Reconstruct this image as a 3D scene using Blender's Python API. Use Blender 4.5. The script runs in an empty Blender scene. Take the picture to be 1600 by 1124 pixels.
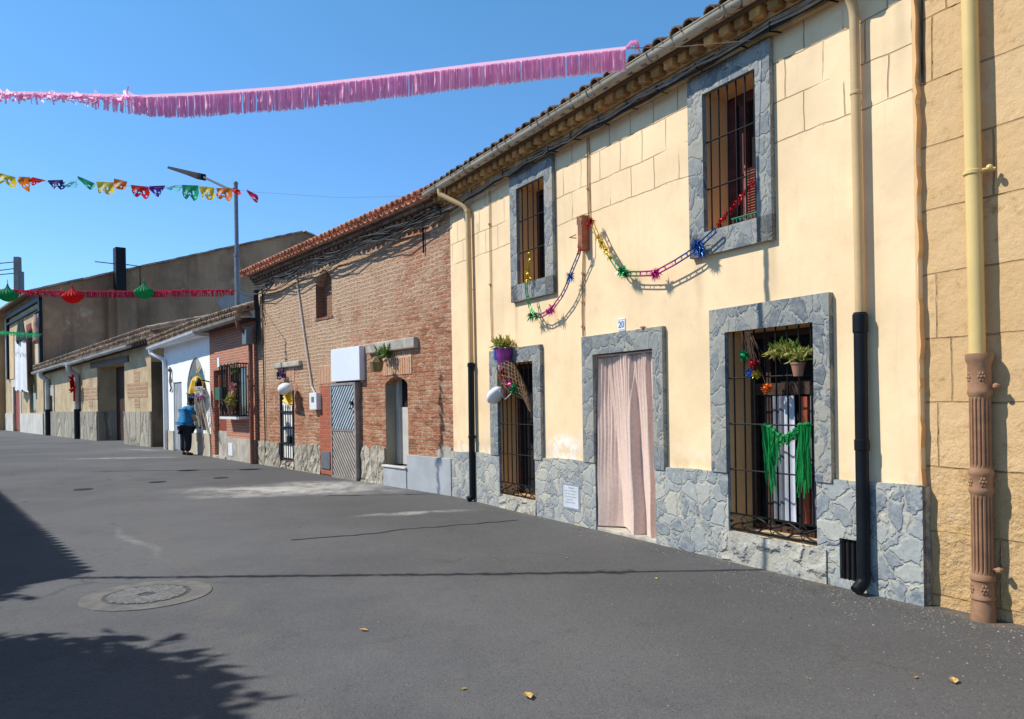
import bpy, bmesh, math, random
from mathutils import Vector as V, Matrix
R = random.Random(7)
SC = bpy.context.scene
COL = SC.collection
PI = math.pi

# ------------------------------------------------------------------ camera
TH = .016
CR = V((math.cos(TH), 0, -math.sin(TH))); CU = V((math.sin(TH), 0, math.cos(TH))); CF = V((0, 1, 0))
CP = V((0, 0, 1.55))
cam = bpy.data.cameras.new('camera'); co = bpy.data.objects.new('camera', cam); COL.objects.link(co)
cam.sensor_fit = 'HORIZONTAL'; cam.sensor_width = 36; cam.lens = 27
cam.shift_y = 65.2 / 1600; cam.clip_start = .05; cam.clip_end = 2000
m = Matrix((CR, CU, -CF)).transposed().to_4x4(); m.translation = CP
co.matrix_world = m
SC.camera = co

def ray(x, y): return CR * ((x - 800) / 1200) - CU * ((y - 627.2) / 1200) + CF
def gnd(x, y, z=0):
    d = ray(x, y); return CP + d * ((z - CP.z) / d.z)
def atY(x, y, Y): return CP + ray(x, y) * Y

class Frame:
    """facade frame: x along the wall to the right, y into the building, z up"""
    def __init__(s, o, e):
        s.o = V(o); s.e = V(e).normalized(); s.i = V((-s.e.y, s.e.x, 0))
        s.M = Matrix(((s.e.x, s.i.x, 0, s.o.x), (s.e.y, s.i.y, 0, s.o.y), (0, 0, 1, s.o.z), (0, 0, 0, 1)))
    def px(s, x, y, w=0):
        d = ray(x, y); n = -s.i; p0 = s.o + n * w
        p = CP + d * ((p0 - CP).dot(n) / d.dot(n))
        return V(((p - s.o).dot(s.e), -w, p.z))
    def loc(s, p): return s.M.inverted() @ V(p)
def fr(a, b):
    A = gnd(*a); B_ = gnd(*b); return Frame(A, B_ - A)
WORLD = Frame((0, 0, 0), (1, 0, 0))
FY = fr((710, 775), (1440, 945))
FB = fr((405, 725), (710, 775))
FW = fr((258.5, 702), (400, 725))
FN = fr((23, 673.8), (237.6, 698.8))

# ------------------------------------------------------------------ object helpers
BASE = {}
def setp(o, label=None, cat=None, group=None, kind=None):
    if label: o['label'] = label
    if cat: o['category'] = cat
    if group: o['group'] = group
    if kind: o['kind'] = kind
    return o
def thing(name, label, cat, frame=WORLD, base=(0, 0, 0), group=None):
    o = bpy.data.objects.new(name, None); COL.objects.link(o)
    o.empty_display_size = .1
    o.matrix_world = frame.M @ Matrix.Translation(V(base))
    BASE[o.name] = V(base)
    return setp(o, label, cat, group)

class MB:
    def __init__(s): s.v = []; s.f = []; s.r = []; s.mi = []; s.cr = .5; s.cm = 0
    def new(s, keep=False): s.cr = R.random(); return s
    def add(s, vs, fs):
        n = len(s.v); s.v += [V(p) for p in vs]
        for f in fs: s.f.append([i + n for i in f]); s.r.append(s.cr); s.mi.append(s.cm)
        return s
    def quad(s, a, b, c, d): return s.add([a, b, c, d], [(0, 1, 2, 3)])
    def box(s, x0, x1, y0, y1, z0, z1):
        return s.add([(x, y, z) for z in (z0, z1) for y in (y0, y1) for x in (x0, x1)],
                     [(0, 2, 3, 1), (4, 5, 7, 6), (0, 1, 5, 4), (2, 6, 7, 3), (0, 4, 6, 2), (1, 3, 7, 5)])
    def obox(s, c, ax, ay, az):
        c, ax, ay, az = V(c), V(ax), V(ay), V(az)
        return s.add([c + ax * i + ay * j + az * k for k in (-1, 1) for j in (-1, 1) for i in (-1, 1)],
                     [(0, 2, 3, 1), (4, 5, 7, 6), (0, 1, 5, 4), (2, 6, 7, 3), (0, 4, 6, 2), (1, 3, 7, 5)])
    def prism(s, poly, y0, y1):
        n = len(poly)
        s.add([(x, y0, z) for x, z in poly] + [(x, y1, z) for x, z in poly],
              [tuple(range(n)), tuple(range(2 * n - 1, n - 1, -1))] + [(i, i + n, (i + 1) % n + n, (i + 1) % n) for i in range(n)])
        return s
    def tube(s, pts, r, n=6, cap=True):
        pts = [V(p) for p in pts]; rs = r if isinstance(r, (list, tuple)) else [r] * len(pts)
        rings = []; t0 = (pts[1] - pts[0]).normalized()
        up = V((0, 0, 1)) if abs(t0.z) < .9 else V((0, 1, 0))
        b = t0.cross(up).normalized()
        for k, p in enumerate(pts):
            t = (pts[min(k + 1, len(pts) - 1)] - pts[max(k - 1, 0)])
            t = t.normalized() if t.length > 1e-9 else t0
            b = b - t * b.dot(t)
            b = b.normalized() if b.length > 1e-6 else t.orthogonal().normalized()
            c = t.cross(b)
            rings.append([p + (b * math.cos(a) + c * math.sin(a)) * rs[k] for a in [2 * PI * j / n for j in range(n)]])
        vs = [q for g in rings for q in g]; fs = []
        for k in range(len(pts) - 1):
            for j in range(n):
                fs.append((k * n + j, k * n + (j + 1) % n, (k + 1) * n + (j + 1) % n, (k + 1) * n + j))
        if cap: fs += [tuple(range(n - 1, -1, -1)), tuple(range((len(pts) - 1) * n, len(pts) * n))]
        return s.add(vs, fs)
    def lathe(s, c, prof, n=16, wob=0):
        c = V(c); vs = []; fs = []
        for (r, z) in prof:
            for j in range(n):
                a = 2 * PI * j / n; rr = r * (1 + wob * (1 if j % 2 else -1)); vs.append(c + V((rr * math.cos(a), rr * math.sin(a), z)))
        for k in range(len(prof) - 1):
            for j in range(n): fs.append((k * n + j, k * n + (j + 1) % n, (k + 1) * n + (j + 1) % n, (k + 1) * n + j))
        fs += [tuple(range(n - 1, -1, -1)), tuple(range((len(prof) - 1) * n, len(prof) * n))]
        return s.add(vs, fs)
    def ball(s, c, rx, ry=None, rz=None, n=10, m_=6):
        ry = ry or rx; rz = rz or rx; c = V(c); vs = []; fs = []
        for k in range(m_ + 1):
            ph = PI * k / m_
            for j in range(n):
                a = 2 * PI * j / n
                vs.append(c + V((rx * math.sin(ph) * math.cos(a), ry * math.sin(ph) * math.sin(a), rz * math.cos(ph))))
        for k in range(m_):
            for j in range(n): fs.append((k * n + j, (k + 1) * n + j, (k + 1) * n + (j + 1) % n, k * n + (j + 1) % n))
        return s.add(vs, fs)
    def leaf(s, p, d, ln, wd, up=None):
        p = V(p); d = V(d).normalized(); u = up or V((R.uniform(-1, 1), R.uniform(-1, 1), R.uniform(-1, 1)))
        sd = d.cross(u)
        sd = sd.normalized() * wd if sd.length > 1e-5 else V((wd, 0, 0))
        nn = sd.cross(d).normalized() * wd * .4
        return s.add([p, p + d * ln * .45 + sd + nn, p + d * ln, p + d * ln * .45 - sd + nn], [(0, 1, 2, 3)])
    def pieces(s, name, mat, parent, gap=.03, **kw):
        """one object per piece that stands apart from the others"""
        n = len(s.v); par = list(range(n))
        def find(i):
            while par[i] != i: par[i] = par[par[i]]; i = par[i]
            return i
        for f in s.f:
            for i in f[1:]: par[find(i)] = find(f[0])
        isl = {}
        for i in range(n): isl.setdefault(find(i), []).append(i)
        bx = []
        for ids in isl.values():
            lo = [min(s.v[i][k] for i in ids) - gap / 2 for k in range(3)]; hi = [max(s.v[i][k] for i in ids) + gap / 2 for k in range(3)]; bx.append([lo, hi, set(ids)])
        ch = True
        while ch:
            ch = False; out = []
            for q in bx:
                for o in out:
                    if all(q[0][k] <= o[1][k] and o[0][k] <= q[1][k] for k in range(3)):
                        o[0] = [min(a, b) for a, b in zip(o[0], q[0])]; o[1] = [max(a, b) for a, b in zip(o[1], q[1])]; o[2] |= q[2]; ch = True; break
                else: out.append(q)
            bx = out
        res = []
        for _, _, ids in bx:
            m_ = MB(); order = sorted(ids); mp = {i: k for k, i in enumerate(order)}; m_.v = [s.v[i] for i in order]
            for f, r_, i_ in zip(s.f, s.r, s.mi):
                if f[0] in ids: m_.f.append([mp[i] for i in f]); m_.r.append(r_); m_.mi.append(i_)
            res.append(m_.build(name, mat, parent, **kw))
        return res[0]
    def build(s, name, mat, parent=None, frame=None, base=(0, 0, 0), smooth=False, bevel=0, label=None, cat=None, group=None, kind=None):
        root = parent
        while root is not None and root.parent is not None: root = root.parent
        b = BASE[root.name] if root is not None else V(base)
        me = bpy.data.meshes.new(name)
        me.from_pydata([p - b for p in s.v], [], s.f); me.validate(); me.update()
        if len(me.polygons) == len(s.r):
            a = me.attributes.new('rnd', 'FLOAT', 'FACE'); a.data.foreach_set('value', s.r)
            me.polygons.foreach_set('material_index', s.mi)
        for q in (mat if isinstance(mat, (list, tuple)) else [mat]): me.materials.append(q)
        if smooth:
            me.polygons.foreach_set('use_smooth', [True] * len(me.polygons))
        o = bpy.data.objects.new(name, me); COL.objects.link(o)
        if parent is not None: o.parent = parent
        else:
            o.matrix_world = (frame or WORLD).M @ Matrix.Translation(b); BASE[o.name] = b
        if smooth == 'auto':
            md = o.modifiers.new('edge', 'EDGE_SPLIT'); md.split_angle = math.radians(40)
        if bevel:
            md = o.modifiers.new('bevel', 'BEVEL'); md.width = bevel; md.segments = 2; md.limit_method = 'ANGLE'
        return setp(o, label, cat, group, kind)

def wall(mb, x0, x1, z0, z1, ops=(), y=0, d=.28, reveal=True, cell=0):
    """flat wall with real rectangular openings and reveals"""
    xs = sorted({x0, x1, *[o[0] for o in ops], *[o[1] for o in ops]}); zs = sorted({z0, z1, *[o[2] for o in ops], *[o[3] for o in ops]})
    xs = [x for x in xs if x0 <= x <= x1]; zs = [z for z in zs if z0 <= z <= z1]
    for i in range(len(xs) - 1):
        for j in range(len(zs) - 1):
            cx, cz = (xs[i] + xs[i + 1]) / 2, (zs[j] + zs[j + 1]) / 2
            if any(o[0] < cx < o[1] and o[2] < cz < o[3] for o in ops): continue
            mb.quad((xs[i], y, zs[j]), (xs[i + 1], y, zs[j]), (xs[i + 1], y, zs[j + 1]), (xs[i], y, zs[j + 1]))
    if reveal:
        for a, b, c, e in ops:
            mb.quad((a, y, c), (a, y, e), (a, y + d, e), (a, y + d, c)); mb.quad((b, y, c), (b, y + d, c), (b, y + d, e), (b, y, e))
            mb.quad((a, y, e), (b, y, e), (b, y + d, e), (a, y + d, e)); mb.quad((a, y, c), (a, y + d, c), (b, y + d, c), (b, y, c))
def shell(mb, x0, x1, z0, z1, D, zb=None):
    zb = zb or z1
    mb.quad((x0, 0, z0), (x0, 0, z1), (x0, D, zb), (x0, D, z0)); mb.quad((x1, 0, z0), (x1, D, z0), (x1, D, zb), (x1, 0, z1))
    mb.quad((x0, D, z0), (x0, D, zb), (x1, D, zb), (x1, D, z0))
def archfill(mb, xa, xb, zs, za, zt, y, d, n=14):
    """fills the top of a rect opening (up to zt) leaving a segmental arch between spring zs and apex za"""
    pts = []
    for k in range(n + 1):
        t = k / n; x = xa + (xb - xa) * t; pts.append((x, zs + (za - zs) * math.sin(PI * t) ** .75))
    for k in range(n):
        (x0, z0), (x1, z1) = pts[k], pts[k + 1]
        mb.quad((x0, y, z0), (x1, y, z1), (x1, y, zt), (x0, y, zt))
        mb.quad((x0, y, z0), (x0, y + d, z0), (x1, y + d, z1), (x1, y, z1))
    return pts

def tiles(root, name, mat, x0, x1, ye, ze, ang, ln, pitch=.2, r=.085, slope=0, rows=None, jit=.012):
    """barrel tile roof: overlapping half tubes, covers and channels, on a slab"""
    mb = MB(); ca, sa = math.cos(ang), math.sin(ang)
    n = int((x1 - x0) / pitch); rl = .36; rows = rows or int(ln / rl)
    def half(cx, s0, s1, rr0, rr1, up, lift, tilt):
        mb.new(); seg = 5; vs = []; fs = []
        for (s_, rr) in ((s0, rr0), (s1, rr1)):
            for th in (rr, rr - .014):
                for k in range(seg + 1):
                    a = PI * k / seg
                    xx = cx - math.cos(a) * th; h = math.sin(a) * th * (1 if up else -1) * .95 + lift
                    vs.append(V((xx, ye + s_ * ca - h * sa, ze + s_ * sa + h * ca + slope * (xx - x0))))
        q = seg + 1
        for k in range(seg):
            fs.append((k, k + 1, 2 * q + k + 1, 2 * q + k)); fs.append((q + k, 3 * q + k, 3 * q + k + 1, q + k + 1))
            fs.append((k, q + k, q + k + 1, k + 1))
        mb.add(vs, fs)
    for i in range(n + 1):
        cx = x0 + pitch * (i + .5)
        for k in range(rows):
            j = R.uniform(-jit, jit)
            s = k * rl + R.uniform(-.02, .02) * (1 if k else .8)
            if i < n: half(cx + j, s - .02, s + rl * 1.15, r, r * .8, True, .045 + .004 * (k % 2), 0)
            half(cx - pitch / 2 + j * .5, s, s + rl * 1.15, r * .9, r * .75, False, .03, 0)
    L = rows * rl
    mb.new()
    for (a, b) in ((.0, L),):
        vs = [(x, ye + s_ * ca + h * sa, ze + s_ * sa - h * ca + slope * (x - x0)) for s_ in (a + .08, b) for x in (x0, x1) for h in (.02, .07)]
        mb.add(vs, [(0, 2, 6, 4), (1, 5, 7, 3), (0, 1, 3, 2), (4, 6, 7, 5), (0, 4, 5, 1), (2, 3, 7, 6)])
    return mb.build(name, mat, root)

# ------------------------------------------------------------------ materials
class NT:
    def __init__(s, name):
        s.m = bpy.data.materials.new(name); s.m.use_nodes = True; s.t = s.m.node_tree; s.t.nodes.clear()
        s.out = s.t.nodes.new('ShaderNodeOutputMaterial'); s.b = s.t.nodes.new('ShaderNodeBsdfPrincipled')
        s.t.links.new(s.b.outputs[0], s.out.inputs[0])
        s.obj = s.n('ShaderNodeTexCoord').outputs['Object']
    def n(s, ty, **kw):
        nd = s.t.nodes.new(ty)
        for k, v in kw.items(): setattr(nd, k, v)
        return nd
    def set(s, inp, v):
        if hasattr(v, 'is_output') or isinstance(v, bpy.types.NodeSocket): s.t.links.new(v, inp)
        elif isinstance(v, (tuple, list)) and len(v) == 3 and inp.type == 'RGBA': inp.default_value = (*v, 1)
        else: inp.default_value = v
    def math(s, op, a, b=0, c=0, clamp=False):
        nd = s.n('ShaderNodeMath', operation=op, use_clamp=clamp)
        s.set(nd.inputs[0], a); s.set(nd.inputs[1], b); s.set(nd.inputs[2], c); return nd.outputs[0]
    def mix(s, f, a, b, mode='MIX'):
        nd = s.n('ShaderNodeMix', data_type='RGBA', blend_type=mode)
        s.set(nd.inputs[0], f); s.set(nd.inputs[6], a); s.set(nd.inputs[7], b); return nd.outputs[2]
    def noise(s, scale, detail=4, rough=.55, vec=None, col=False):
        nd = s.n('ShaderNodeTexNoise'); s.set(nd.inputs['Vector'], vec or s.obj)
        nd.inputs['Scale'].default_value = scale; nd.inputs['Detail'].default_value = detail; nd.inputs['Roughness'].default_value = rough
        return nd.outputs['Color' if col else 'Fac']
    def ramp(s, f, lo, hi, a=0., b=1.):
        nd = s.n('ShaderNodeMapRange', interpolation_type='SMOOTHSTEP'); s.set(nd.inputs[0], f)
        nd.inputs[1].default_value = lo; nd.inputs[2].default_value = hi; nd.inputs[3].default_value = a; nd.inputs[4].default_value = b
        return nd.outputs[0]
    def sep(s, v):
        nd = s.n('ShaderNodeSeparateXYZ'); s.set(nd.inputs[0], v); return nd.outputs
    def comb(s, x, y, z=0):
        nd = s.n('ShaderNodeCombineXYZ'); s.set(nd.inputs[0], x); s.set(nd.inputs[1], y); s.set(nd.inputs[2], z); return nd.outputs[0]
    def vmath(s, op, a, b=(0, 0, 0), sc=None):
        nd = s.n('ShaderNodeVectorMath', operation=op); s.set(nd.inputs[0], a); s.set(nd.inputs[1], b)
        if sc is not None: s.set(nd.inputs['Scale'], sc)
        return nd.outputs[0]
    def warp(s, amt, scale, detail=2, vec=None):
        c = s.noise(scale, detail, vec=vec, col=True); d = s.vmath('SUBTRACT', c, (.5, .5, .5))
        return s.vmath('ADD', vec or s.obj, s.vmath('SCALE', d, sc=amt))
    def bump(s, h, dist=.01, st=1, prev=None):
        nd = s.n('ShaderNodeBump'); nd.inputs['Strength'].default_value = st; nd.inputs['Distance'].default_value = dist
        s.set(nd.inputs['Height'], h)
        if prev: s.set(nd.inputs['Normal'], prev)
        return nd.outputs[0]
    def rnd(s):
        return s.n('ShaderNodeAttribute', attribute_name='rnd').outputs['Fac']
    def fin(s, col, rough=.85, nrm=None, metal=0, spec=.3):
        s.set(s.b.inputs['Base Color'], col); s.set(s.b.inputs['Roughness'], rough)
        if nrm: s.set(s.b.inputs['Normal'], nrm)
        s.b.inputs['Metallic'].default_value = metal; s.b.inputs['Specular IOR Level'].default_value = spec
        return s.m
def sc3(c, k): return tuple(min(1, x * k) for x in c)
def M(name, c, rough=.8, var=.18, ns=4, bump=.003, bs=60, metal=0, rnd=.0, spec=.3, dirt=None):
    t = NT(name)
    col = t.mix(t.ramp(t.noise(ns, 5), .3, .7), sc3(c, 1 - var), sc3(c, 1 + var))
    if rnd: col = t.mix(t.math('MULTIPLY', t.rnd(), rnd), col, sc3(c, .35))
    if dirt: col = t.mix(t.math('MULTIPLY', t.ramp(t.noise(ns * .6, 8, .7), .48, .7), .8), col, dirt)
    return t.fin(col, rough, t.bump(t.noise(bs, 4), bump) if bump else None, metal, spec)
def translucent(name, c, k=.45, rough=.5, rnd=.3):
    t = NT(name); col = t.mix(t.math('MULTIPLY', t.rnd(), rnd), c, sc3(c, .55))
    t.fin(col, rough)
    tr = t.n('ShaderNodeBsdfTranslucent'); t.set(tr.inputs[0], col)
    mx = t.n('ShaderNodeMixShader'); mx.inputs[0].default_value = k
    t.t.links.new(t.b.outputs[0], mx.inputs[1]); t.t.links.new(tr.outputs[0], mx.inputs[2]); t.t.links.new(mx.outputs[0], t.out.inputs[0])
    return t.m
def glassm(name, c=(.03, .035, .04)):
    t = NT(name); return t.fin(t.mix(t.noise(3), c, sc3(c, 1.6)), .06, None, 0, .6)

def plaster(name, c, groove=None, damp=True, var=.07):
    t = NT(name); x, y, z = t.sep(t.obj)
    col = t.mix(t.ramp(t.noise(1.1, 6, .6), .3, .7), sc3(c, 1 - var), sc3(c, 1 + var))
    col = t.mix(t.ramp(t.noise(6, 6, .65), .52, .75, 0, .35), col, (c[0] * .8, c[1] * .74, c[2] * .66))
    # rain streaks
    stv = t.comb(t.math('MULTIPLY', x, 5), y, t.math('MULTIPLY', z, .35))
    col = t.mix(t.ramp(t.noise(2.2, 5, .6, stv), .52, .78, 0, .26), col, (c[0] * .72, c[1] * .68, c[2] * .62))
    if damp:
        lo = t.math('MULTIPLY', t.ramp(z, .75, 1.35, 1, 0), t.ramp(t.noise(3.2, 6, .6), .47, .62))
        col = t.mix(t.math('MULTIPLY', lo, .55), col, (.82, .77, .68))
    if groove:
        # flaked whitish patch by the door, rain streaks below the upper sills
        dx = t.math('DIVIDE', t.math('SUBTRACT', x, 3.32), .42); dz = t.math('DIVIDE', t.math('SUBTRACT', z, .93), .20)
        d = t.math('ADD', t.math('MULTIPLY', dx, dx), t.math('MULTIPLY', dz, dz))
        col = t.mix(t.math('MULTIPLY', t.ramp(d, .2, 1.3, 1, 0), t.ramp(t.noise(6, 6, .7), .42, .54)), col, (.90, .84, .76))
        for xs, zt_ in ((2.15, 2.94), (3.18, 2.94), (5.80, 2.945), (6.75, 2.945), (4.0, 2.3), (7.3, 2.35), (1.0, 4.3), (8.0, 4.6)):
            dx = t.math('ABSOLUTE', t.math('SUBTRACT', t.math('ADD', x, t.math('MULTIPLY', t.math('SUBTRACT', t.noise(1.8, 3), .5), .12)), xs))
            mk = t.math('MULTIPLY', t.ramp(dx, .0, .09, 1, 0), t.math('MULTIPLY', t.ramp(z, zt_ - 1.0, zt_, 0, 1), t.ramp(z, zt_, zt_ + .01, 1, 0)))
            col = t.mix(t.math('MULTIPLY', mk, .34), col, (c[0] * .5, c[1] * .46, c[2] * .42))
        low = t.math('MULTIPLY', t.ramp(z, .86, 1.05, 1, 0), t.ramp(t.noise(4, 5, .6), .4, .6)); col = t.mix(t.math('MULTIPLY', low, .35), col, (c[0] * .6, c[1] * .55, c[2] * .5))
    h = t.math('ADD', t.math('MULTIPLY', t.noise(3.2, 3), 1.), t.math('MULTIPLY', t.noise(45, 5, .6), .10))
    nrm = t.bump(h, .011, .7)
    if groove:
        w = t.warp(.05, 2.6, 2); wx, wy, wz = t.sep(w)
        # every course is scored along its foot and at its ends, unevenly and with breaks
        bt = t.n('ShaderNodeTexBrick'); t.set(bt.inputs['Vector'], t.comb(t.math('ADD', wx, .105), t.math('ADD', wz, -3.80), 0))
        for k, v in (('Scale', 1), ('Mortar Size', .0075), ('Mortar Smooth', .55), ('Brick Width', .39), ('Row Height', .345)): bt.inputs[k].default_value = v
        bt.offset = .5
        g = t.math('MULTIPLY', bt.outputs['Fac'], t.ramp(z, 3.775, 3.795))
        g = t.math('MULTIPLY', g, t.ramp(t.noise(2.1, 3), .34, .50))
        g = t.math('MULTIPLY', g, t.ramp(z, 4.9, 4.8))
        col = t.mix(t.math('MULTIPLY', g, .62), col, (c[0] * .34, c[1] * .28, c[2] * .25))
        nrm = t.bump(t.math('SUBTRACT', 1, g), .014, .9, nrm)
    return t.fin(col, .9, nrm, 0, .2)

def bricks(name, c1, c2, mort, bw=.25, rh=.066, ms=.012, wp=.03, wear=.5, tan=None, bumpd=.02, clean=False):
    t = NT(name); x, y, z = t.sep(t.obj)
    p = t.comb(t.math('ADD', x, y), z, 0)
    if wp: p = t.warp(wp * .8, 11, 3, p) if not clean else p
    p = t.warp(wp * .8, .9, 1, p) if wp and not clean else p
    bt = t.n('ShaderNodeTexBrick'); t.set(bt.inputs['Vector'], p)
    t.set(bt.inputs['Color1'], c1); t.set(bt.inputs['Color2'], c2); t.set(bt.inputs['Mortar'], mort)
    for k, v in (('Scale', 1), ('Mortar Size', ms), ('Mortar Smooth', .35), ('Brick Width', bw), ('Row Height', rh), ('Bias', 0)): bt.inputs[k].default_value = v
    col = bt.outputs['Color']; sgn = 1.
    if tan:      # every brick its own tone, mortar washed out in places
        col = t.mix(t.math('MULTIPLY', bt.outputs['Fac'], t.ramp(t.noise(3.5, 5, .7), .42, .6, .85, 0)), col, sc3(c1, .55))
        cell = t.n('ShaderNodeTexVoronoi', feature='F1'); t.set(cell.inputs['Vector'], t.comb(t.math('MULTIPLY', t.math('ADD', x, y), 4.2), t.math('MULTIPLY', z, 12.5), 0)); cell.inputs['Scale'].default_value = 1
        cv = t.sep(cell.outputs['Color'])
        col = t.mix(t.ramp(cv[0], .55, 1, 0, .6), col, (.74, .50, .32)); col = t.mix(t.ramp(cv[1], .66, 1, 0, .75), col, (.30, .12, .07)); col = t.mix(t.ramp(cv[2], .8, 1, 0, .7), col, (.62, .22, .11))
    col = t.mix(t.ramp(t.noise(22, 4, .6, t.comb(x, y, t.math('MULTIPLY', z, 3))), .4, .72, 0, .55), col, sc3(c1, .5))
    if tan:
        k = t.math('ADD', t.ramp(x, 9.0, 2.5, -.12, .22), t.ramp(z, 1.0, 3.4, -.26, .16))
        k = t.ramp(t.math('ADD', k, t.noise(.9, 5, .6)), .38, .78)                       # 1 where the face is worn to tan
        holes = t.math('MULTIPLY', t.ramp(t.noise(13, 5, .7, t.comb(x, y, t.math('MULTIPLY', z, 2.6))), .50, .64), t.math('SUBTRACT', 1, bt.outputs['Fac']))
        worn = t.mix(holes, t.mix(t.ramp(t.noise(7, 4), .4, .6), tan, sc3(tan, .82)), (.24, .135, .075))
        worn = t.mix(t.math('MULTIPLY', bt.outputs['Fac'], .75), worn, mort)
        col = t.mix(t.math('MULTIPLY', k, .88), col, worn)
        col = t.mix(t.ramp(t.noise(9, 6, .75, t.comb(x, y, t.math('MULTIPLY', z, 2.6))), .52, .66, 0, .5), col, mort)
        col = t.mix(t.math('MULTIPLY', t.ramp(t.noise(1.6, 5, .6), .55, .72), .45), col, (.30, .13, .075))
        col = t.mix(t.math('MULTIPLY', holes, .6), col, (.13, .07, .04))
        sgn = t.math('SUBTRACT', 1, t.math('MULTIPLY', k, 1.9))
        wear = t.math('SUBTRACT', wear, t.math('MULTIPLY', holes, .0))
    h = t.math('SUBTRACT', t.math('MULTIPLY', t.noise(26, 5, .7), wear), t.math('MULTIPLY', bt.outputs['Fac'], sgn))
    return t.fin(col, .92, t.bump(h, bumpd, 1), 0, .15)

def rubble(name, scale=4.4, cols=((.13, .165, .21), (.22, .255, .29), (.30, .315, .315), (.35, .335, .29)), mort=(.40, .375, .31), mw=.05, stretch=1., bumpd=.02):
    t = NT(name); x, y, z = t.sep(t.obj)
    p = t.comb(t.math('ADD', x, y), 0, t.math('MULTIPLY', z, stretch)); p = t.warp(.30, 2.6, 4, p); p = t.warp(.07, 11, 3, p)
    a = t.n('ShaderNodeTexVoronoi', feature='F1'); b = t.n('ShaderNodeTexVoronoi', feature='DISTANCE_TO_EDGE')
    for q in (a, b): t.set(q.inputs['Vector'], p); q.inputs['Scale'].default_value = scale; q.inputs['Randomness'].default_value = .95
    rr = t.sep(a.outputs['Color'])
    cr = t.n('ShaderNodeValToRGB'); t.set(cr.inputs[0], rr[0]); e = cr.color_ramp
    e.elements[0].position = .1; e.elements[0].color = (*cols[0], 1); e.elements[1].position = .9; e.elements[1].color = (*cols[3], 1)
    for i, ps in ((1, .42), (2, .7)): q = e.elements.new(ps); q.color = (*cols[i], 1)
    col = t.mix(t.ramp(t.noise(14, 6, .65, t.comb(x, y, t.math('MULTIPLY', z, 1.5))), .32, .68, 0, .55), cr.outputs[0], sc3(cols[2], 1.25))
    col = t.mix(t.ramp(t.noise(26, 5, .7), .52, .72, 0, .5), col, sc3(cols[0], .6)); col = t.mix(t.ramp(t.noise(17, 5, .7, t.vmath('ADD', t.obj, (5, 2, 9))), .54, .7, 0, .55), col, sc3(cols[3], 1.25))
    mk = t.ramp(t.math('ADD', b.outputs['Distance'], t.math('MULTIPLY', t.math('SUBTRACT', t.noise(18, 4), .5), .05)), mw * .4, mw, 1, 0)
    col = t.mix(t.math('MULTIPLY', mk, t.ramp(t.noise(5, 4), .3, .6, .45, 1)), col, t.mix(t.noise(12, 4), sc3(mort, .75), sc3(mort, 1.2)))
    col = t.mix(t.ramp(t.noise(2.2, 5, .6), .5, .75, 0, .45), col, sc3(mort, .9))
    edge = t.math('MULTIPLY', t.ramp(t.math('ABSOLUTE', t.math('SUBTRACT', b.outputs['Distance'], mw)), 0, mw * .3, .30, 0), t.ramp(t.noise(4, 4), .45, .62))
    col = t.mix(edge, col, sc3(cols[0], .4))
    h = t.math('ADD', t.math('MULTIPLY', t.ramp(b.outputs['Distance'], mw * .5, mw * 2.2), 1), t.math('ADD', t.math('MULTIPLY', t.noise(20, 5, .65), .6), t.math('MULTIPLY', rr[1], .5)))
    return t.fin(col, .85, t.bump(h, bumpd, 1), 0, .25)

def ashlar(name):
    t = NT(name); x, y, z = t.sep(t.obj)
    p = t.warp(.035, 2.4, 4, t.comb(x, z, 0))
    bt = t.n('ShaderNodeTexBrick'); t.set(bt.inputs['Vector'], t.vmath('ADD', p, (.33, -.08, 0)))
    for k, v in (('Scale', 1), ('Mortar Size', .007), ('Mortar Smooth', .5), ('Brick Width', .74), ('Row Height', .47)): bt.inputs[k].default_value = v
    bt.offset = .42; bt.squash = .72; bt.squash_frequency = 3
    t.set(bt.inputs['Color1'], (.62, .405, .195)); t.set(bt.inputs['Color2'], (.70, .49, .265)); t.set(bt.inputs['Mortar'], (.36, .23, .11))
    low = t.ramp(z, .2, 1.6, 1, .15)
    col = t.mix(t.ramp(t.noise(1.5, 7, .65), .35, .68, 0, .75), bt.outputs['Color'], (.66, .455, .245))
    col = t.mix(t.math('MULTIPLY', low, t.ramp(t.noise(4.5, 7, .7), .42, .66)), col, (.62, .40, .17))
    col = t.mix(t.ramp(t.noise(2.4, 6, .7, t.vmath('ADD', t.obj, (3, 1, 7))), .60, .72, 0, .55), col, (.70, .57, .42))
    col = t.mix(t.ramp(t.noise(9, 6, .75), .52, .76, 0, .75), col, (.34, .19, .075))
    gap = t.ramp(t.noise(3, 3), .4, .55, .35, 1)
    h = t.math('SUBTRACT', t.math('MULTIPLY', t.math('ADD', t.math('MULTIPLY', t.noise(5, 6, .62), 2.2), t.math('MULTIPLY', t.noise(24, 6, .7), .7)), t.math('ADD', low, .12)),
               t.math('MULTIPLY', t.math('MULTIPLY', bt.outputs['Fac'], gap), 1.6))
    return t.fin(col, .95, t.bump(h, .03, 1), 0, .1)

def tilem(name, c, dark=.4):
    t = NT(name); r = t.rnd()
    col = t.mix(r, sc3(c, dark), sc3(c, 1.25)); col = t.mix(t.ramp(t.noise(9, 6, .7), .45, .7, 0, .7), col, (.13, .10, .075))
    return t.fin(col, .9, t.bump(t.noise(30, 4), .004), 0, .15)

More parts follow.
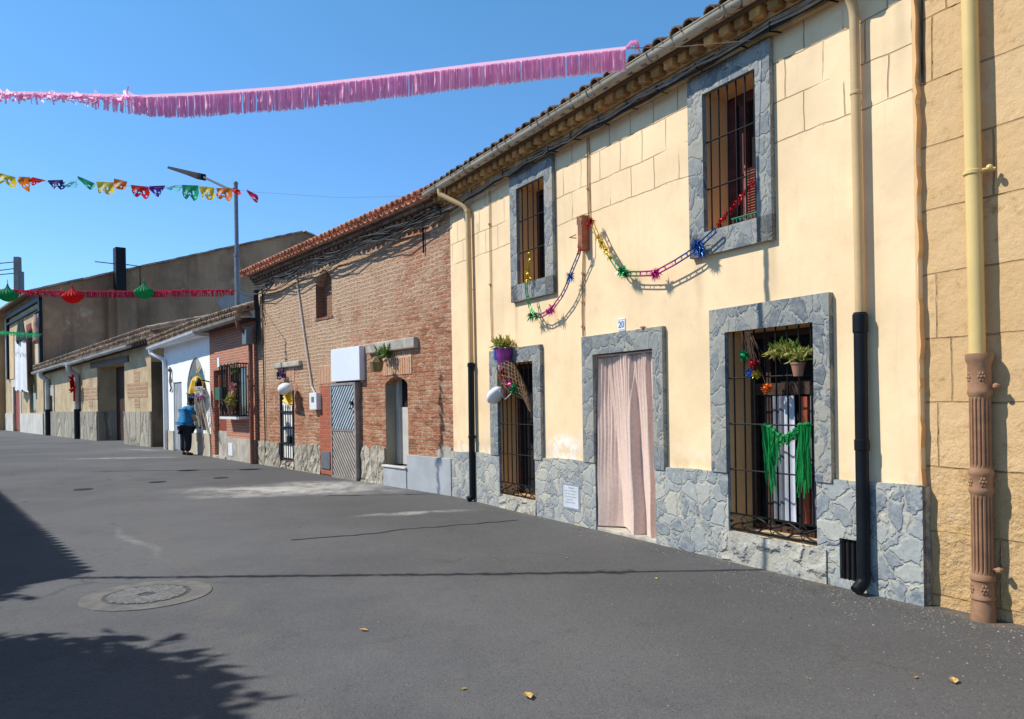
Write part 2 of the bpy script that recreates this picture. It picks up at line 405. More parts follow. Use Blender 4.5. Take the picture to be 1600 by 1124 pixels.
SL = ((.15, .18, .215), (.25, .28, .295), (.36, .375, .36), (.47, .45, .37))
m_yel = plaster('yellow_plaster', (.88, .665, .405), groove=True, var=.10)
m_yelplain = plaster('ochre_reveal', (.80, .50, .235), damp=False)
m_slate = rubble('slate_cladding', 5.6, SL, (.46, .45, .38), .045, 1., .008)
m_slate2 = rubble('slate_surround', 6.0, tuple(tuple(v * .72 for v in c) for c in SL), (.37, .37, .33), .045, .8, .007)
m_sill = M('cement_sill', (.47, .44, .37), .9, .22, 6, .012, 18)
m_brick = bricks('old_brick', (.54, .20, .105), (.68, .34, .20), (.76, .58, .41),   .27, .080, .016, .06, 1.3, tan=(.72, .49, .32), bumpd=.04)
m_brickdark = bricks('brick_infill', (.30, .135, .08), (.36, .18, .11), (.33, .24, .17), .235, .067, .012, .02)
m_redbrick = bricks('red_brick_patch', (.50, .14, .08), (.42, .12, .07), (.45, .22, .15), .16, .10, .012, .01)
m_cottage = bricks('face_brick', (.46, .165, .10), (.56, .23, .14), (.60, .46, .36), .24, .075, .011, 0, .3, bumpd=.008, clean=True)
m_soldier = bricks('upright_brick', (.50, .22, .12), (.62, .36, .21), (.74, .58, .42), .085, .40, .016, .02, .8)
m_ash = ashlar('sandstone_ashlar')
m_white = plaster('white_render', (.90, .91, .91), damp=False, var=.04)
m_greyren = M('grey_render', (.40, .43, .46), .9, .1, 2, .003, 30, dirt=(.33, .34, .35))
m_cement = M('cement', (.45, .42, .36), .92, .2, 3, .008, 25, dirt=(.25, .22, .18))
m_barnbrick = bricks('worn_barn_brick', (.44, .24, .15), (.52, .35, .22), (.54, .42, .27), .5, .16, .03, .05, .6)
m_limestone = rubble('pale_rubble', 3.2, ((.30, .27, .22), (.40, .37, .30), (.46, .42, .34), (.50, .46, .38)), (.38, .35, .28), .05, .45, .04)
m_barnstone = rubble('barn_stone', 1.3, ((.28, .25, .19), (.36, .32, .25), (.42, .38, .30), (.46, .43, .36)), (.30, .27, .22), .05, .35, .07)
m_barn = plaster('barn_plaster', (.50, .385, .235), damp=False, var=.2)
def mudwall():
    t = NT('mud_wall'); x, y, z = t.sep(t.obj); a = (.50, .30, .18)
    col = t.mix(t.ramp(t.noise(.16, 6, .65), .35, .65), sc3(a, .62), sc3(a, 1.25))
    sv = t.comb(t.math('MULTIPLY', x, 1.2), t.math('MULTIPLY', y, 1.2), t.math('MULTIPLY', z, .16))
    col = t.mix(t.ramp(t.noise(.9, 6, .65, sv), .48, .7, 0, .6), col, (.20, .13, .09)); col = t.mix(t.ramp(t.noise(.45, 7, .7, t.vmath('ADD', t.obj, (7, 3, 1))), .56, .68, 0, .7), col, (.62, .46, .32))
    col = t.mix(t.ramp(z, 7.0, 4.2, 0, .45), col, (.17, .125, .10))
    return t.fin(col, .95, t.bump(t.noise(2.5, 6, .65), .05, 1), 0, .1)
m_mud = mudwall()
m_tanw = M('tan_wall', (.46, .29, .15), .95, .15, .5, .01, 10)
m_tile = tilem('roof_tile', (.25, .165, .12)); m_tiler = tilem('red_roof_tile', (.74, .35, .22), .7); m_tileo = tilem('old_roof_tile', (.52, .40, .30), .5)
m_cream = M('cream_paint', (.62, .43, .21), .45, .08, 2, .001, 20, dirt=(.45, .33, .19))
m_creamy = M('pale_yellow_paint', (.72, .53, .21), .4, .06, 2, .001, 20)
m_gutter = M('cream_gutter', (.50, .44, .33), .5, .12, 2, .002, 8, dirt=(.33, .26, .17))
m_gutg = M('grey_gutter', (.50, .50, .48), .5, .12, 1.5, .002, 8, dirt=(.30, .27, .22))
m_black = M('black_paint', (.006, .008, .012), .5, .25, 8, .001, 40, spec=.22)
m_blackm = M('black_iron', (.008, .0075, .0075), .55, .3, 30, .001, 80, spec=.2)
m_cast = M('painted_cast_iron', (.33, .18, .10), .6, .15, 10, .002, 60, dirt=(.25, .14, .085), spec=.2)
m_corn = M('cornice_brick', (.66, .36, .13), .95, .35, 7, .012, 30, rnd=.75, dirt=(.27, .15, .07))
m_cornf = M('cornice_plaster', (.60, .41, .20), .95, .2, 4, .01, 30, dirt=(.35, .22, .10))
m_wood = M('dark_wood', (.055, .030, .022), .6, .3, 12, .003, 40)
m_redwood = M('red_brown_wood', (.26, .065, .035), .55, .25, 10, .002, 40)
m_void = M('dark_interior', (.012, .011, .012), .9, .3, 3, 0)
m_cable = M('cable_black', (.022, .022, .024), .6, .4, 9, .0, 40)
m_cableg = M('cable_grey', (.30, .25, .19), .7, .2, 9, .0, 40)
m_glass = glassm('window_glass')
m_curt = M('pink_curtain', (.74, .56, .47), .95, .07, 30, .001, 300)
m_curtg = M('grey_curtain', (.17, .18, .22), .9, .2, 5, .001, 200)
m_curtw = M('pale_curtain', (.55, .58, .66), .9, .1, 5, .001, 200)
m_curtd = M('dark_curtain', (.045, .035, .05), .9, .2, 5, .001, 200)
m_whitep = M('white_plastic', (.78, .80, .82), .35, .03, 3, .0005, 30)
m_panel = M('white_sheet_metal', (.74, .80, .88), .4, .03, 2, .001, 5)
m_steel = M('galvanised_steel', (.36, .40, .45), .45, .15, 6, .001, 40, metal=.4)
m_steelbr = M('weathered_steel', (.30, .27, .25), .6, .2, 6, .002, 40, metal=.25)
m_grey = M('grey_metal', (.17, .19, .21), .5, .12, 5, .001, 40, metal=.3)
m_rust = M('rusted_box', (.33, .115, .06), .75, .3, 12, .003, 40)
m_copper = M('copper_pipe', (.26, .10, .07), .55, .2, 6, .001, 40)
m_text = M('numeral_blue', (.10, .20, .42), .5, .05, 3, 0)
m_ins = M('faint_inscription', (.30, .33, .36), .6, .05, 3, 0)
m_tilew = M('glazed_tile', (.78, .79, .78), .2, .03, 3, 0)
m_plate = M('enamel_plate', (.58, .63, .68), .45, .06, 8, .001, 60, dirt=(.42, .46, .50))
m_terra = M('terracotta_pot', (.32, .16, .10), .8, .15, 9, .002, 60)
m_leafm = translucent('leaf_green', (.13, .24, .04), .3, rnd=.6)
m_leafy = translucent('leaf_yellow', (.45, .42, .10), .3, rnd=.5)
m_leafdk = translucent('leaf_dark', (.05, .10, .025), .25, rnd=.5)
m_twig = M('twig', (.15, .09, .055), .9, .25, 20, 0, rnd=.5)
m_wick = M('wicker', (.27, .16, .085), .8, .3, 20, 0, rnd=.6)
m_bark = M('bark', (.13, .10, .075), .95, .3, 8, .02, 14)
def pap(n, c, k=.45): return translucent(n + '_paper', c, k)
m_pink = translucent('pink_paper', (1, .66, .86), .78, rnd=.06); m_crim = pap('crimson', (.70, .045, .12), .35)
PC = dict(yellow=pap('yellow', (.85, .66, .04)), orange=pap('orange', (.85, .24, .02)), red=pap('red', (.80, .025, .02), .5), navy=pap('navy', (.035, .03, .20)),
          purple=pap('purple', (.10, .03, .25)), green=pap('green', (.02, .44, .17), .55), cyan=pap('cyan', (.25, .75, .85)), crimson=m_crim,
          magenta=pap('magenta', (.72, .06, .38)), blue=pap('blue', (.035, .12, .42)), gold=pap('gold', (.62, .42, .03)))
def foil(n, c): return M(n + '_foil', c, .28, .25, 40, .002, 120, metal=.55, rnd=.4)
FO = {k: foil(k, c) for k, c in dict(gold=(.66, .46, .04), green=(.015, .30, .10), magenta=(.72, .05, .36), blue=(.03, .13, .45), red=(.55, .015, .03), orange=(.8, .16, .02)).items()}
m_greenf = translucent('green_plastic', (.012, .36, .085), .4, rnd=.6)
m_balw = M('white_balloon', (.88, .89, .90), .25, .02, 3, 0)
m_yelp = M('yellow_cloth', (.80, .48, .02), .5, .1, 8, .002, 60)

# ------------------------------------------------------------------ ground
def asphalt():
    t = NT('asphalt'); x, y, z = t.sep(t.obj)
    w = t.warp(.5, .9, 4); wx, wy, _ = t.sep(w)
    col = t.mix(t.ramp(t.noise(.30, 6, .62), .36, .64), (.103, .108, .119), (.142, .148, .160))
    col = t.mix(t.ramp(t.noise(1.7, 6, .65), .45, .72, 0, .45), col, (.145, .148, .15))
    # newer dark band along the houses
    band = t.math('ADD', t.math('MULTIPLY', wx, .8706), t.math('MULTIPLY', wy, .492))      # distance towards the wall (wall at about 5.40)
    col = t.mix(t.ramp(band, 1.2, 4.4, 0, .5), col, (.076, .074, .073))
    # long pale joint where two strips of paving meet
    j = t.math('ABSOLUTE', t.math('SUBTRACT', band, t.math('ADD', .95, t.math('MULTIPLY', t.noise(.25, 2), -.2))))
    col = t.mix(t.math('MULTIPLY', t.ramp(j, .05, .32, .5, 0), t.ramp(t.noise(3, 5, .7), .40, .62)), col, (.15, .148, .14))
    col = t.mix(t.math('MULTIPLY', t.ramp(t.math('SUBTRACT', band, 5.24), 0, .16), t.ramp(t.noise(5, 4, .7), .40, .6)), col, (.16, .135, .105))
    def blot(px, py, along, across, ang, st, seed):
        nonlocal col
        c = gnd(px, py); ca, sa = math.cos(ang), math.sin(ang)
        dx = t.math('SUBTRACT', wx, c.x + .0); dy = t.math('SUBTRACT', wy, c.y)
        a = t.math('DIVIDE', t.math('ADD', t.math('MULTIPLY', dx, ca), t.math('MULTIPLY', dy, sa)), along)
        b = t.math('DIVIDE', t.math('SUBTRACT', t.math('MULTIPLY', dy, ca), t.math('MULTIPLY', dx, sa)), across)
        d = t.math('SQRT', t.math('ADD', t.math('MULTIPLY', a, a), t.math('MULTIPLY', b, b)))
        ns = t.noise(2.6, 7, .72, t.vmath('ADD', t.obj, (seed, seed * 2, 0)))
        mk = t.math('MULTIPLY', t.ramp(d, .15, 1.1, 1, 0), t.ramp(ns, .33, .62))
        col = t.mix(t.math('MULTIPLY', mk, st), col, (.52, .515, .50))
    blot(450, 766, 2.6, 1.0, -.15, 1.0, 1); blot(520, 757, 1.5, .7, -.3, 1.0, 4); blot(440, 764, 1.5, .4, -.2, 1.0, 15); blot(380, 775, 1.4, .35, .1, .6, 9); blot(650, 802, 1.0, .22, .35, .6, 12)
    blot(185, 716, 2.5, .35, 0, .7, 3); blot(225, 703, 1.6, .35, -.6, .55, 6); blot(215, 845, 1.6, .10, 2.2, .25, 2)
    ck = t.n('ShaderNodeTexVoronoi', feature='DISTANCE_TO_EDGE'); t.set(ck.inputs['Vector'], t.warp(1.1, .8, 6)); ck.inputs['Scale'].default_value = .38
    col = t.mix(t.math('MULTIPLY', t.ramp(ck.outputs['Distance'], 0, .010, .55, 0), t.ramp(t.noise(.5, 3), .50, .62)), col, (.05, .05, .05))
    col = t.mix(t.ramp(t.noise(7, 6, .75), .56, .74, 0, .30), col, (.20, .20, .195)); col = t.mix(t.ramp(t.noise(4.3, 6, .7, t.vmath('ADD', t.obj, (9, 4, 2))), .56, .72, 0, .35), col, (.07, .07, .072))
    vo = t.n('ShaderNodeTexVoronoi'); vo.inputs['Scale'].default_value = 95; t.set(vo.inputs['Vector'], t.obj)
    sp = t.sep(vo.outputs['Color'])[0]
    col = t.mix(t.ramp(sp, .75, 1, 0, .28), col, (.20, .20, .195)); col = t.mix(t.ramp(sp, .25, 0, 0, .35), col, (.045, .045, .045))
    h = t.math('ADD', t.math('MULTIPLY', vo.outputs['Distance'], -.6), t.math('MULTIPLY', t.noise(14, 5, .6), 1.1))
    return t.fin(col, .88, t.bump(h, .005, .6), 0, .25)
m_asph = asphalt()
g = MB(); g.quad((-900, -900, -.012), (900, -900, -.012), (900, 900, -.012), (-900, 900, -.012))
setp(g.build('ground', M('earth', (.22, .18, .12), .95, .2, .1, .02, 2)), kind='structure')
g = MB(); g.quad((-130, -30, 0), (30, -30, 0), (30, 130, 0), (-130, 130, 0))
setp(g.build('road', m_asph), kind='structure')

def disc(mb, c, r, z0, z1, n=40, ri=0):
    c = V(c)
    o = [c + V((r * math.cos(2 * PI * k / n), r * math.sin(2 * PI * k / n), 0)) for k in range(n)]
    if ri:
        i_ = [c + V((ri * math.cos(2 * PI * k / n), ri * math.sin(2 * PI * k / n), 0)) for k in range(n)]
        for k in range(n):
            q = (k + 1) % n
            mb.add([o[k] + V((0, 0, z1)), o[q] + V((0, 0, z1)), i_[q] + V((0, 0, z1)), i_[k] + V((0, 0, z1))], [(0, 1, 2, 3)])
            mb.add([o[k] + V((0, 0, z0)), o[q] + V((0, 0, z0)), o[q] + V((0, 0, z1)), o[k] + V((0, 0, z1))], [(0, 1, 2, 3)])
    else:
        mb.add([p + V((0, 0, z1)) for p in o], [tuple(range(n))])
        for k in range(n):
            q = (k + 1) % n; mb.add([o[k] + V((0, 0, z0)), o[q] + V((0, 0, z0)), o[q] + V((0, 0, z1)), o[k] + V((0, 0, z1))], [(0, 1, 2, 3)])
mc = gnd(230, 930)
t_ = thing('manhole_cover', 'round patterned iron manhole cover in a pale concrete collar on the near road', 'manhole cover', base=mc)
b = MB(); disc(b, mc, .50, -.01, .006, 48, .335); b.build('collar', M('collar_concrete', (.165, .165, .16), .9, .2, 6, .006, 40), t_)
b = MB(); disc(b, mc, .335, -.01, .004, 48); b.build('lid', M('cast_lid', (.10, .10, .10), .7, .2, 12, .003, 50, metal=.2), t_)
b = MB()
for i in range(-11, 12):
    for j in range(-11, 12):
        p = V((i * .027 * .8 + j * .027 * .6, j * .027 * .8 - i * .027 * .6, 0))
        if .07 < p.length < .30: b.new(); b.obox(mc + p + V((0, 0, .007)), (.0085, .0064, 0), (-.0064, .0085, 0), (0, 0, .004))
b.build('tread_pattern', M('worn_iron', (.34, .33, .31), .55, .2, 20, .001, 60, metal=.3, rnd=.4), t_)
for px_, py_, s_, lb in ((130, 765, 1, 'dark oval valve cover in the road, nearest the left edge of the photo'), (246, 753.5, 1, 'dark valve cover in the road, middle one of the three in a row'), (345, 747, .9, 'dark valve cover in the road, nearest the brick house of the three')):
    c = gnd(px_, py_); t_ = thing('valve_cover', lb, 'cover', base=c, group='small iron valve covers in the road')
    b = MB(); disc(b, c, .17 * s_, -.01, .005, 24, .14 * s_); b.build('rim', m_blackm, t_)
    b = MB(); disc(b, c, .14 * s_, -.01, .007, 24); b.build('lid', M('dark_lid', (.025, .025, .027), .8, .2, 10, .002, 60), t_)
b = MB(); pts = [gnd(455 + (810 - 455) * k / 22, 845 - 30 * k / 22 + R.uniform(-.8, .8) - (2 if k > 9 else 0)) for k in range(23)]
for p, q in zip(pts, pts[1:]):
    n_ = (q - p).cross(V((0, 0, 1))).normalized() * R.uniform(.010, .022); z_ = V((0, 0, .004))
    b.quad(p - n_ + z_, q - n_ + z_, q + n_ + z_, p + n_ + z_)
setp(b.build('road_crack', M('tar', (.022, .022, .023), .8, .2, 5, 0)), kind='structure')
# gravel along the wall feet
b = MB()
def pebble(p, s):
    b.new(); q = [V(p) + V((R.uniform(-1, 1), R.uniform(-1, 1), 0)).normalized() * s * R.uniform(.6, 1.1) for _ in range(4)]
    q.sort(key=lambda a: math.atan2(a.y - p.y, a.x - p.x)); top = V(p) + V((0, 0, s * R.uniform(.4, .9)))
    b.add(q + [top], [(0, 1, 4), (1, 2, 4), (2, 3, 4), (3, 0, 4)])
for k in range(2600):
    u = R.uniform(-9, 9.5) if k % 3 else R.uniform(6.5, 9.6); w = abs(R.gauss(0, .16 if u < 6.5 else .42)) + .06
    if u < 0: continue
    p = FY.M @ V((u, -w, 0)); pebble(p, R.uniform(.003, .011) * (1.3 if R.random() < .1 else 1))
for k in range(700):
    p = gnd(R.uniform(450, 1590), R.uniform(820, 1120)); pebble(p, R.uniform(.003, .008))
b.build('gravel', M('grit', (.33, .29, .23), .95, .4, 3, 0, rnd=.8), None, label='fine grit and dust scattered along the foot of the walls and over the road', cat='gravel', kind='stuff')
m_dry = M('dry_leaf', (.50, .33, .12), .8, .25, 30, .001, 80)
for k, (px_, py_, s_, lb) in enumerate(((825, 1090, .05, 'curled orange dry leaf on the asphalt near the bottom edge'), (1490, 1066, .045, 'small yellow dry leaf on the asphalt below the fluted pipe'), (568, 986, .035, 'pale dry leaf on the asphalt in the middle of the road'),
                              (725, 1078, .02, 'tiny pale leaf scrap left of the curled orange leaf'), (1025, 905, .025, 'pale leaf beside the cable shadow line'), (886, 873, .02, 'tiny pale leaf scrap in front of the door curtain'),
                              (467, 824, .025, 'pale leaf scrap above the left end of the dark road crack'), (1431, 1060, .02, 'tiny leaf scrap left of the small yellow leaf'))):
    c = gnd(px_, py_) + V((0, 0, .003)); b = MB(); a0 = R.uniform(0, 6)
    for q in (-1, 1):
        d = V((math.cos(a0), math.sin(a0), 0)); e = V((-d.y, d.x, 0)) * q
        rows = [(c + d * s_ * (f - .5) * 2 + e * s_ * wv + V((0, 0, .5 * s_ * wv + .4 * s_ * abs(f - .4)))) for f, wv in ((0, 0), (.3, .45), (.6, .5), (1, 0))]
        mid = [c + d * s_ * (f - .5) * 2 + V((0, 0, .4 * s_ * abs(f - .4))) for f in (.3, .6)]
        b.add([rows[0], rows[1], mid[0]], [(0, 1, 2)]); b.add([rows[1], rows[2], mid[1], mid[0]], [(0, 1, 2, 3)]); b.add([rows[2], rows[3], mid[1]], [(0, 1, 2)])
    b.build('dry_leaf', m_dry, None, base=c, label=lb, cat='leaf', group='dry leaves on the road')

# ------------------------------------------------------------------ yellow house
yh = thing('yellow_house', 'two storey yellow plastered house with slate plinth, barred windows and a pink door curtain', 'house', FY)
ops = [(2.29, 3.02, 3.17, 4.50), (5.95, 6.62, 3.17, 4.515), (1.65, 2.66, .195, 2.092), (4.05, 5.145, -.05, 2.09), (6.20, 7.205, .29, 2.17)]
b = MB(); wall(b, 0, 8.10, -.2, 4.9, ops, reveal=False); shell(b, 0, 8.10, -.2, 4.9, 7); b.build('wall', m_yel, yh)
b = MB()
for a, c, d, e in ops: wall(b, a, c, d, e, [(a, c, d, e)], 0.0, .28)
b.pieces('reveal', m_yelplain, yh)
# slate plinth
b = MB(); zt = lambda x: .745 + .0165 * x
def plinth_piece(x0, x1, zb=-.2, zt0=None, w0=-.04):
    z0 = zt0 if zt0 is not None else zt(x0); z1 = zt0 if zt0 is not None else zt(x1)
    n = max(1, int((x1 - x0) / .25)); top = []
    for k in range(n + 1):
        x = x0 + (x1 - x0) * k / n; top.append((x, z0 + (z1 - z0) * k / n + (R.uniform(-.012, .012) if zt0 is None else 0)))
    for (xa, za), (xb, zb_) in zip(top, top[1:]):
        b.quad((xa, w0, zb), (xb, w0, zb), (xb, w0, zb_), (xa, w0, za)); b.quad((xa, w0, za), (xb, w0, zb_), (xb, 0, zb_), (xa, 0, za))
    b.quad((x0, w0, zb), (x0, w0, z0), (x0, 0, z0), (x0, 0, zb)); b.quad((x1, w0, zb), (x1, 0, zb), (x1, 0, z1), (x1, w0, z1))
plinth_piece(0, 1.65); plinth_piece(2.66, 4.05); plinth_piece(5.145, 6.20); plinth_piece(7.205, 7.42)
plinth_piece(7.42, 7.66, zt0=.07)
plinth_piece(7.66, 8.13)
# over the vent
b.box(7.42, 7.66, -.04, 0, .40, zt(7.5))
b.quad((8.13, -.04, -.2), (8.13, .06, -.2), (8.13, .06, .875), (8.13, -.04, .875))
b.pieces('plinth', m_slate, yh)
m_under = rubble('cemented_stone', 3.4, ((.25, .26, .25), (.36, .355, .32), (.44, .425, .37), (.48, .46, .39)), (.46, .44, .37), .12, 1.2, .03)
for x0, x1, zt_ in ((1.64, 2.68, .19), (6.12, 7.30, .285)):
    b = MB(); n = 14; vs = []; ts = [zt_ + R.uniform(-.008, .006) for _ in range(n + 1)]
    for zz in (-.1, .06, .14, None):
        for i in range(n + 1): vs.append((x0 + (x1 - x0) * i / n, -.048 - R.uniform(0, .012), ts[i] if zz is None else zz))
    for i in range(n + 1): vs.append((x0 + (x1 - x0) * i / n, .28, ts[i]))
    b.add(vs, [(j * (n + 1) + i, j * (n + 1) + i + 1, (j + 1) * (n + 1) + i + 1, (j + 1) * (n + 1) + i) for j in range(4) for i in range(n)])
    b.quad((x0, -.05, -.1), (x0, -.05, zt_ - .01), (x0, 0, zt_ - .01), (x0, 0, -.1)); b.quad((x1, -.05, -.1), (x1, 0, -.1), (x1, 0, zt_ - .01), (x1, -.05, zt_ - .01))
    b.build('window_sill', m_under, yh)
b = MB(); b.box(4.06, 5.14, -.03, .30, -.1, .035); b.build('threshold', m_sill, yh, bevel=.008)
b = MB(); b.box(7.42, 7.66, -.012, -.001, .07, .40); b.build('vent_recess', m_void, yh)
b = MB()
for k in range(5): b.tube([(7.445 + .047 * k, -.025, .07), (7.445 + .047 * k, -.025, .40)], .007, 5)
b.build('vent_grille', m_blackm, yh)

def surround(x0, x1, z0, z1, o, pr=.055, closed=True, nm='window_surround'):
    a, c, d, e = o; b = MB()
    b.box(x0, a, -pr, 0, z0, e); b.box(c, x1, -pr, 0, z0, e); b.box(x0, x1, -pr, 0, e, z1)
    if closed: b.box(x0, x1, -pr, 0, z0 - .001, d)
    return b.build(nm, m_slate2, yh)
def grille(parent, o, nv, hz, y=-.0, rad=.0085, hr=.008, orn=None, name='grille'):
    a, c, d, e = o; b = MB()
    zb = orn if orn else d
    for k in range(nv):
        x = a + (c - a) * (k + .5) / nv; b.tube([(x, y, zb), (x, y, e)], rad, 6)
    for z in hz: b.tube([(a, y - .004, z), (c, y - .004, z)], hr, 6)
    if orn:
        for z in (d + .02, orn): b.box(a, c, y - .012, y + .004, z - .008, z + .008)
        n = 3; h0, h1 = d + .03, orn - .01
        for k in range(n):
            xa, xb = a + (c - a) * k / n, a + (c - a) * (k + 1) / n; xm = (xa + xb) / 2
            for p, q in (((xa, h0), (xb, h1)), ((xa, h1), (xb, h0))):
                pts = [(p[0] + (q[0] - p[0]) * f, y - .006 - .02 * math.sin(PI * f), p[1] + (q[1] - p[1]) * f + .012 * math.sin(2 * PI * f)) for f in [i / 8 for i in range(9)]]
                b.tube(pts, .009, 5)
            b.lathe((xm, y - .03, (h0 + h1) / 2 - .015), [(.0, 0), (.02, .01), (.02, .02), (0, .03)], 8)
            b.lathe((xa + .01, y - .01, (h0 + h1) / 2 - .015), [(.0, 0), (.017, .01), (.017, .02), (0, .03)], 8)
            cs = [(xm + .05 * math.cos(q * .7) * (1 - q / 12), y - .01, (h0 + h1) / 2 + .06 * math.sin(q * .7)) for q in range(9)]
            b.tube(cs, .006, 4)
    return b.build(name, m_blackm, parent)
def winframe(parent, o, y, mat, wd=.06, mull=(), trans=(), dp=.05):
    a, c, d, e = o; b = MB()
    b.box(a, a + wd, y, y + dp, d, e); b.box(c - wd, c, y, y + dp, d, e); b.box(a + wd, c - wd, y, y + dp, e - wd, e); b.box(a + wd, c - wd, y, y + dp, d, d + wd)
    for q in mull: b.box(q - wd * .45, q + wd * .45, y + .002, y + dp - .002, d + wd, e - wd)
    for q in trans: b.box(a + wd, c - wd, y + .004, y + dp - .004, q - wd * .4, q + wd * .4)
    return b.build('frame', mat, parent)
def pane(parent, o, y, mat=None, nm='pane'):
    a, c, d, e = o; b = MB(); b.quad((a, y, d), (c, y, d), (c, y, e), (a, y, e)); return b.build(nm, mat or m_glass, parent)
def folds(parent, x0, x1, z0, z1, y, mat, n, amp=.025, nm='curtain'):
    b = MB(); N = n * 8; nz = 6; vs = []; ph = R.uniform(0, 6)
    for j in range(nz + 1):
        for k in range(N + 1):
            f = k / N; x = x0 + (x1 - x0) * f; vs.append((x, y + amp * math.sin(f * n * 2 * PI + ph + .3 * math.sin(j)) + amp * .4 * math.sin(f * n * 3.3 + j * .2), z0 + (z1 - z0) * j / nz))
    b.add(vs, [(j * (N + 1) + k, j * (N + 1) + k + 1, (j + 1) * (N + 1) + k + 1, (j + 1) * (N + 1) + k) for j in range(nz) for k in range(N)])
    return b.build(nm, mat, parent, smooth=True)

surround(2.105, 3.215, 2.94, 4.72, ops[0]); surround(5.745, 6.79, 2.945, 4.72, ops[1])
surround(1.41, 2.85, .76, 2.30, ops[2], closed=False); surround(3.825, 5.305, .80, 2.315, ops[3], closed=False, nm='door_surround'); surround(6.0, 7.365, .84, 2.40, ops[4], closed=False)
# top left window
o = ops[0]; w_ = bpy.data.objects.new('window', None)
def window(lbl=None):
    w = bpy.data.objects.new('window', None); COL.objects.link(w); w.parent = yh; w.empty_display_size = .1; return w
bpy.data.objects.remove(w_)
w = window(); grille(w, o, 5, (3.61, 4.05)); winframe(w, o, .28, m_wood, .07, (2.66,)); pane(w, o, .315, m_void); folds(w, 2.36, 2.98, 3.2, 4.4, .305, m_curtd, 5, .012)
# top right window, with a brick red louvred shutter
o = ops[1]; w = window(); grille(w, o, 6, (3.59, 4.05)); winframe(w, o, .28, M('maroon_wood', (.09, .03, .03), .6, .3, 8, .002), .10, (6.15,)); pane(w, o, .33, m_void)
b = MB()
for k in range(22): b.obox((6.29, .262, 3.20 + k * .026), (.085, 0, 0), (0, .012, -.010), (0, .002, .003))
b.box(6.19, 6.205, .25, .28, 3.18, 3.8); b.box(6.375, 6.39, .25, .28, 3.18, 3.8)
b.build('shutter', M('red_shutter', (.36, .12, .09), .6, .15, 6, .001), w)
b = MB(); b.tube([(6.28, .05, 3.23), (6.62, .05, 3.23)], .006); b.tube([(6.28, -.02, 3.23), (6.62, -.02, 3.23)], .006)
for k in range(8): b.tube([(6.30 + k * .045, -.02, 3.18), (6.30 + k * .045, -.02, 3.23), (6.30 + k * .045, .05, 3.23)], .004)
b.build('clothes_rail', M('green_rail', (.03, .22, .13), .5, .1), w)
# lower left window
o = ops[2]; w = window(); grille(w, o, 8, (.794, 1.224, 1.664), orn=.375); winframe(w, o, .28, m_wood, .07, (2.3,)); pane(w, o, .325, m_void); folds(w, 2.2, 2.6, .5, 2.0, .30, m_curtd, 3, .015)
# lower right window: curtains, red brown leaf, pale roll
o = ops[4]; w = window(); grille(w, o, 8, (.873, 1.302, 1.735), orn=.455); pane(w, o, .36, m_void)
winframe(w, o, .28, m_wood, .06, (6.42,), (1.62,)); b = MB(); b.box(6.28, 7.2, .262, .275, 1.57, 1.68); b.build('blind_box', m_wood, w)
folds(w, 6.47, 6.635, .40, 1.56, .27, m_curtg, 2, .012); folds(w, 6.65, 6.78, .40, 1.56, .235, m_curtw, 1, .02); folds(w, 6.90, 7.19, .4, 1.56, .262, m_curtg, 2, .012)
b = MB(); b.box(6.80, 6.885, .25, .275, .40, 1.55); b.build('shutter', m_redwood, w)
b = MB(); b.box(6.30, 7.19, .0, .24, .286, .292); b.build('inner_sill', M('ochre_sill', (.60, .47, .28), .8, .1), w)  # inner sill in a plain ochre tone
# door behind the curtain
o = ops[3]; d_ = bpy.data.objects.new('door', None); COL.objects.link(d_); d_.parent = yh; d_.empty_display_size = .1
b = MB(); b.box(4.05, 5.145, .28, .32, -.02, 2.09); b.build('leaf', m_wood, d_)
b = MB(); b.box(4.052, 4.11, .10, .28, .036, 2.085); b.build('jamb', m_wood, d_)
b = MB(); b.tube([(4.05, .025, 2.055), (5.145, .025, 2.055)], .012); b.build('curtain_rail', m_steelbr, d_)

